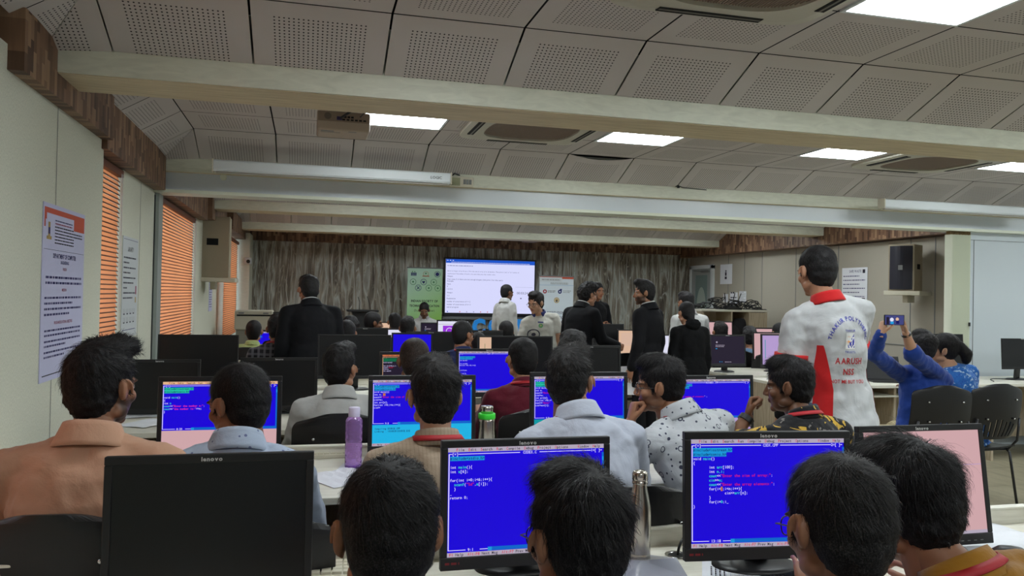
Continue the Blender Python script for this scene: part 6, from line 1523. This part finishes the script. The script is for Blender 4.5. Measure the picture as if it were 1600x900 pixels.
# ---- standing
p32 = person('tall person in a black suit standing with their back turned, left of the veined wall', 483, 432, 7.05, SK2, ('full', 1500, HR1, 32, .03), sit=False, top='suit', bottom='suit', jacket=True, lean=13, face=14, head=(8, 16, 0), collar=('suit', 'suit'), hem=[(-.24, .20, .15), (-.15, .19, .145)], wid=1.12)
p33 = person('person in a white shirt standing in front of the big screen, looking right', 792, 445, 11.85, SK4, ('short', 0, HR1), sit=False, top='white', bottom='darkp', face=-50, lean=4, side=-4, head=(-20, 4, 0), collar=('white', 'shirt'), lanyard=None, wid=.76)
p34 = person('person in a cream sports shirt with navy collar and spectacles, looking down to the left', 838, 457, 8.7, SK5, ('full', 800, HR1, 34, .025), sit=False, top='polo', bottom='darkp', face=160, lean=6, side=12, wid=.95, head=(-32, 14, 0), glasses=True, collar=('nvcol', 'shirt'), sleeve='short', near=True, vox=.011)
p35 = person('curly-haired person in a black suit reaching toward a desk', 918, 443, 8.1, SK1, ('curly', 1800, HR1, 35, .03), sit=False, top='suit', bottom='suit', jacket=True, lean=12, face=-62, head=(-16, 6, 0), collar=('suit', 'suit'), hem=[(-.24, .19, .15), (-.15, .185, .14)], arms=B_(R=((.04, .08, -.26), (.02, .22, -.06))), hands=('relax', 'grip'), glasses=True)
p36 = person('person in a black blazer far back against the veined wall, hands folded', 933, 441, 10.2, SK2, ('short', 0, HR1), sit=False, top='suit', bottom='suit', jacket=True, lean=0, face=200, head=(0, 4, 0), collar=('suit', 'suit'), arms=B_(L=((-.06, .02, -.26), (.14, .16, .02)), R=((.06, .02, -.26), (-.14, .16, .02))))
p37 = person('person with a trimmed beard in a black suit, in profile facing left, centre right', 1008, 439, 7.35, SK3, ('quiff', 1500, HR1, 37, .03), sit=False, top='suit', bottom='suit', jacket=True, lean=0, face=38, head=(38, 4, 0), collar=('suit', 'suit'), hem=[(-.28, .185, .145), (-.15, .18, .14)], arms=B_(L=((-.05, -.02, -.28), (-.03, .06, -.24))))
p38 = person('person in a loose white shirt standing behind the black hooded one', 1072, 457, 8.75, SK2, ('full', 600, HR1, 38, .02), sit=False, top='white', bottom='darkp', lean=10, face=10, head=(10, 10, 0), collar=('white', 'shirt'), wid=1.12)
p39 = person('person with a low bun in a black hooded top, standing by the aisle desk', 1073, 473, 7.5, SK1, ('bun', 1500, HR1, 39, .04), sit=False, top='hood', bottom='black', lean=8, face=6, head=(4, 10, 0), collar=('hood', 'hood'), female=True, hem=[(-.22, .19, .15), (-.13, .18, .145)], wid=1.14, sc=.93)
p40 = person('person in a white sports shirt with red collar and printed back, standing in the aisle', 1278, 386, 3.45, SK1, ('short', 9000, HR1, 40, .026), sit=False, top='tee', bottom='jeans', lean=2, side=-9, face=2, arms=B_(L=((-.015, .02, -.28), (.02, .10, -.22)), R=((.02, .13, -.24), (-.02, .2, -.12))), head=(16, 8, 0), collar=('red', 'band'), sleeve='short', slv=.64, near=True, vox=.009, hem=[(-.12, .184, .158), (-.07, .178, .152)], wid=.93, twist=-16, sc=1.0,
             folds=[(.030, .13, 'fold_big'), (.012, .05, 'fold_small')])

# ---- the sports shirt: red side panel, cuffs, printed back, dark undersleeve
def project_on(P, o, pts_uv, origin, ux, uy, d, name, mats, mi, faces, off=.0025):
    """lay flat lettering onto cloth along direction d"""
    bv = BVHTree.FromPolygons([v.co for v in o.data.vertices], [tuple(p.vertices) for p in o.data.polygons]); V_ = []
    for u, v in pts_uv:
        q = origin+ux*u+uy*v; h, n, i, dist = bv.ray_cast(q-d*.6, d); V_.append((h-d*off) if h is not None else q)
    m = MB(); m.add(V_, faces); m.m = mi; return m.obj(name, mats, P['root'], recalc=False)
def subdiv_text(mb, maxlen):
    bm = bmesh.new(); me = bpy.data.meshes.new('t'); me.from_pydata(mb.v, [], mb.f); me.polygons.foreach_set('material_index', mb.m); bm.from_mesh(me)
    bmesh.ops.triangulate(bm, faces=bm.faces)
    for _ in range(4):
        e = [x for x in bm.edges if x.calc_length() > maxlen]
        if not e: break
        bmesh.ops.subdivide_edges(bm, edges=e, cuts=1); bmesh.ops.triangulate(bm, faces=bm.faces)
    bm.verts.index_update(); V_ = [(v.co.x, v.co.y) for v in bm.verts]; F_ = [tuple(v.index for v in f.verts) for f in bm.faces]; mi = [f.material_index for f in bm.faces]; bm.free(); return V_, F_, mi
t = MB(); z = 0
put_text(t, 'THAKUR POLYTHENIC', 0, 0, .040, 0, 0, .02, 'c', 1, arc=(0, -.02, .155))
rect(t, -.040, -.055, .040, .052, 3); t.add([(-.035, -.05, 0), (.036, -.05, 0), (.036, .048, 0)], [(0, 1, 2)], 0)
disc(t, -.012, .004, .016, 4, 0); 
for k_ in range(9):
    a = rad(60+k_*24); t.add([(-.012+.019*math.cos(a-.12), .004+.019*math.sin(a-.12), 0), (-.012+.019*math.cos(a+.12), .004+.019*math.sin(a+.12), 0), (-.012+.031*math.cos(a), .004+.031*math.sin(a), 0)], [(0, 1, 2)], 4)
put_text(t, 'THAKUR', 0, .060, .020, 0, 0, .01, 'c', 1.2); put_text(t, 'TRUSTS', 0, -.082, .020, 0, 0, .01, 'c', 1.2)
put_text(t, 'AARUSH', 0, -.155, .058, 1, 0, .02, 'c', .95); put_text(t, 'NSS', 0, -.228, .058, 1, 0, .02, 'c', .95); put_text(t, 'NOT ME BUT YOU', 0, -.285, .034, 1, 0, .02, 'c', .95)
TI = [mat('print_blue', (40, 48, 160), .7), mat('print_red', (190, 32, 36), .7), BLKI, mat('print_white', (226, 226, 224), .7), mat('print_orange', (240, 150, 40), .7)]
RI = Matrix.Rotation(rad(2), 4, 'Z').inverted()
def to_local(P, w_): return P['root'].matrix_basis.inverted() @ w_
bpy.context.view_layer.update()
for i_, v_ in enumerate(t.v): t.v[i_] = (v_[0]*.60, v_[1]*.72, 0)
tgt = at(1325, 532, 3.3); pl = to_local(p40, tgt)
ang = rad(-16); ux = Vector((math.cos(ang), math.sin(ang), 0)); dd = Vector((-math.sin(ang), math.cos(ang), 0))
V_, F_, mi = subdiv_text(t, .02)
# order layers: the emblem ground first, others slightly above
lay_off = .0025
ob = project_on(p40, p40['shirt'], V_, Vector((pl.x, pl.y, pl.z)), ux, Vector((0, 0, 1)), dd, 'back_print', TI, mi, F_)
def side_panel(P, u0, u1, v0, v1, org, mm, name, taper):
    m = MB(); N, K = 20, 8
    for j in range(N):
        for i in range(K): pass
    V2, F2 = [], []
    for j in range(N+1):
        v = v0+(v1-v0)*j/N; ww = taper(j/N)
        for i in range(K+1): V2.append((u0+(u1-u0)*ww*i/K, v))
    F2 = [(j*(K+1)+i, j*(K+1)+i+1, (j+1)*(K+1)+i+1, (j+1)*(K+1)+i) for j in range(N) for i in range(K)]
    return project_on(P, P['shirt'], V2, org, ux, Vector((0, 0, 1)), dd, name, [mm], [0]*len(F2), F2)

# ================================================================== finishing touches on people, their chairs and held things
RED = CL['red']
for sg in (-1, 1):
    a, e, h = p40['arm'][sg]; q = a+(e-a)*.64; x = (e-a)/np.linalg.norm(e-a); u_ = np.cross(x, V3(0, 1, .1)); u_ /= np.linalg.norm(u_); v_ = np.cross(x, u_); m = MB()
    m.rings([[Vector((q+x*zz+(u_*math.cos(t)*.082+v_*math.sin(t)*.074)*k_).tolist()) for t in np.linspace(0, 6.2832, 31)[:-1]] for zz, k_ in ((-.02, 1.0), (-.02, 1.06), (.006, 1.07), (.006, .98))])
    m.obj('sleeve_cuff', RED, p40['root'], smooth=True)
    c = MB(); v2, f2 = join_arr([capsule(a+(e-a)*.5, e, .048, .044), capsule(e, e+(h-e)*.85, .046, .034)]); c.add([tuple(p) for p in v2], f2); c.obj('undersleeve', CL['black'], p40['root'], smooth=True)
# red side panel under each arm
for sg in (-1, 1):
    m = MB(); R = []; sh = p40['shirt']; bv = BVHTree.FromPolygons([v.co for v in sh.data.vertices], [tuple(p.vertices) for p in sh.data.polygons])
    for j in range(22):
        z = p40['pel'][2]-.20+.50*j/21; row = []
        half = (rad(21) if sg < 0 else rad(15))*(1-.75*max(0, j-12)/9)
        for i in range(9):
            a_ = (rad(180)+rad(26) if sg < 0 else rad(-8))-half+2*half*i/8; d = Vector((-math.cos(a_), -math.sin(a_), 0)); o_ = Vector((0, 0, z))-d*.6
            org = Vector((float(p40['tp'](.15, 0)[0]), float(p40['tp'](.15, 0)[1]), 0)); h_, n_, ii, ds = bv.ray_cast(org+o_, d)
            row.append((h_-d*.003) if h_ is not None else org+Vector((0, 0, z)))
        R.append(row)
    m.rings(R, closed=False, cap=False); m.obj('side_panel', RED, p40['root'], smooth=True)
# polo emblem, badges
def chest_print(P, px, py, Y, build, mats, name='chest_emblem'):
    w_ = at(px, py, Y); pl = to_local(P, w_); a = -P['root'].rotation_euler.z
    ux_ = Vector((math.cos(a), math.sin(a), 0)); d_ = Vector((-math.sin(a), math.cos(a), 0)); t = MB(); build(t); V_, F_, mi = subdiv_text(t, .02)
    return project_on(P, P['shirt'], V_, pl, ux_, Vector((0, 0, 1)), d_, name, mats, mi, F_)
def em1(t): rect(t, -.03, .02, .03, .035, 0); disc(t, 0, -.012, .024, 1, 0); disc(t, 0, -.012, .012, 2, 0)
chest_print(p34, 850, 508, 8.5, em1, [NAVY, GRN, GOLD])
def em2(t): ring(t, 0, 0, .05, .062, 0, 0); disc(t, 0, .0, .02, 0, 0)
chest_print(p34, 841, 524, 8.5, em2, [INKD])
for P in (p30,):
    L, R = P['arm'][-1][2], P['arm'][1][2]; c = (L+R)/2
    w_ = at(1397, 500, 4.66); ph = empty('mobile_phone', w_, rad(-8), 'black phone held up sideways in both hands, its screen lit', 'phone')
    MB().box((-.075, -.004, -.036), (.075, .004, .036)).obj('body', BLK, ph, bevel=.003)
    s_ = MB().box((-.068, -.0052, -.032), (.068, -.004, .032)).obj('screen', em('phoneblue', (66, 70, 130), .9), ph)
    t = MB(); disc(t, -.02, .002, .014, iWH, 0); disc(t, .02, .006, .012, iPC, 0); rect(t, -.03, -.028, -.006, -.01, iCY, .0002); rect(t, .012, -.026, .034, -.004, iDB, .0002); rect(t, -.06, -.03, -.04, .02, iK, .0002)
    t.obj('camera_preview', SCRN, s_, M=Matrix.Translation((0, -.0056, 0)) @ Matrix.Rotation(rad(90), 4, 'X'), recalc=False)
    wristband(P, -1, 'wristwatch', mat('watch_gold', (190, 160, 100), .3, .9), .02); wristband(P, 1, 'bracelet', BLK, .014)
hp = p26['arm']; q = Vector(((hp[-1][2]+hp[1][2])/2+V3(0, .10, .03)).tolist()); q = p26['root'].matrix_basis @ q
ph = empty('mobile_phone', q, rad(172), 'small dark phone held by the seated organiser', 'phone'); MB().box((-.036, -.004, -.06), (.036, .004, .06)).obj('body', BLK, ph, bevel=.004)
MB().box((-.032, -.005, -.054), (.032, -.004, .054)).obj('screen', OFFSCR, ph)
# white sheet in the hand of the suited man in profile
h = p37['arm'][-1][2]; q = p37['root'].matrix_basis @ Vector((h+V3(.02, .05, -.12)).tolist()); r = empty('paper_sheet', q, rad(20), 'white sheet held low in the hand of the suited person in profile', 'paper', 'loose papers on the desks')
m = MB(); N = 6; m.add([(-.10+.2*i/N, .03*math.sin(i*.8), -.14+.28*j/N) for j in range(N+1) for i in range(N+1)], [(j*(N+1)+i, j*(N+1)+i+1, (j+1)*(N+1)+i+1, (j+1)*(N+1)+i) for j in range(N) for i in range(N)]); o = m.obj('sheet', PAPER, r); o.modifiers.new('t', 'SOLIDIFY').thickness = .001
# vents and pocket squares: centre seam of the suit backs
# chairs
seat_for(p5, 'black plastic chair behind the peach shirt, rivets showing at the left edge', .02)
for P, lab in ( (p6, 'black plastic chair behind the printed pale blue shirt'), (p7, 'black plastic chair of the beige striped shirt wearer'), (p8, 'black plastic chair behind the plain pale blue-white shirt, beside the steel flask'),
               (p9, 'black plastic chair under the white shirt with tiny motifs'), (p10, 'black plastic chair under the yellow flowered shirt'), (p11, 'black plastic chair behind the white-shirted person with tall swept hair'), (p12, 'black plastic chair of the shaved brownish head'), (p13, 'black plastic chair behind the maroon shirt'),
               (p14, 'black plastic chair of the wavy-haired head'), (p15, 'black plastic chair of the navy shirt wearer'), (p16, 'black plastic chair of the round head before the block letters'), (p17, 'black plastic chair of the lime shirt wearer'), (p18, 'black plastic chair behind the checked shirt'), (p19, 'black plastic chair of the head behind the checked shirt'),
               (p20, 'black plastic chair of the dark head near the tall suit'), (p21, 'black plastic chair of the head below the lectern, leaning left'), (p22, 'black plastic chair of the person in profile below the lectern'), (p23, 'black plastic chair left of the green banner'), (p24, 'black plastic chair of the bowed head near the white page screen'),
               (p25, 'black plastic chair of the white shirt behind the navy one'), (p26, 'black chair of the organiser at the front table'), (p27, 'black plastic chair beneath the cabinet of cables'), (p28, 'black plastic chair of the faded denim jacket wearer'), (p29, 'black plastic chair of the round head above the lavender screen'),
               (p30, 'slotted black plastic chair under the phone holder in royal blue'), (p31, 'slotted black plastic chair of the ponytailed person at the wall desk')):
    o = seat_for(P, lab)
    if P is p6: o.location.x += .10; o.rotation_euler.z = rad(-8)
for P, lab in ((p1, 'black plastic chair of the nearest left head'), (p2, 'black plastic chair of the swept-hair head at the short code page'), (p3, 'black plastic chair of the grey-collared person'), (p4, 'black plastic chair of the mustard shirt wearer')): seat_for(P, lab)
A = at(766, 500, 12.9); chair(A.x, 13.1, rad(180), 'empty black chair behind the block letters C and O'); A = at(826, 495, 12.9); chair(A.x, 13.1, rad(175), 'empty black chair behind the block letter E')
A = at(957, 540, 8.1); chair(A.x, 8.05, rad(8), 'empty black chair between the curly-haired suit and the peach screen'); A = at(362, 530, 7.2); chair(A.x, 7.0, rad(-10), 'empty black chair past the big unlit monitor by the left blinds')
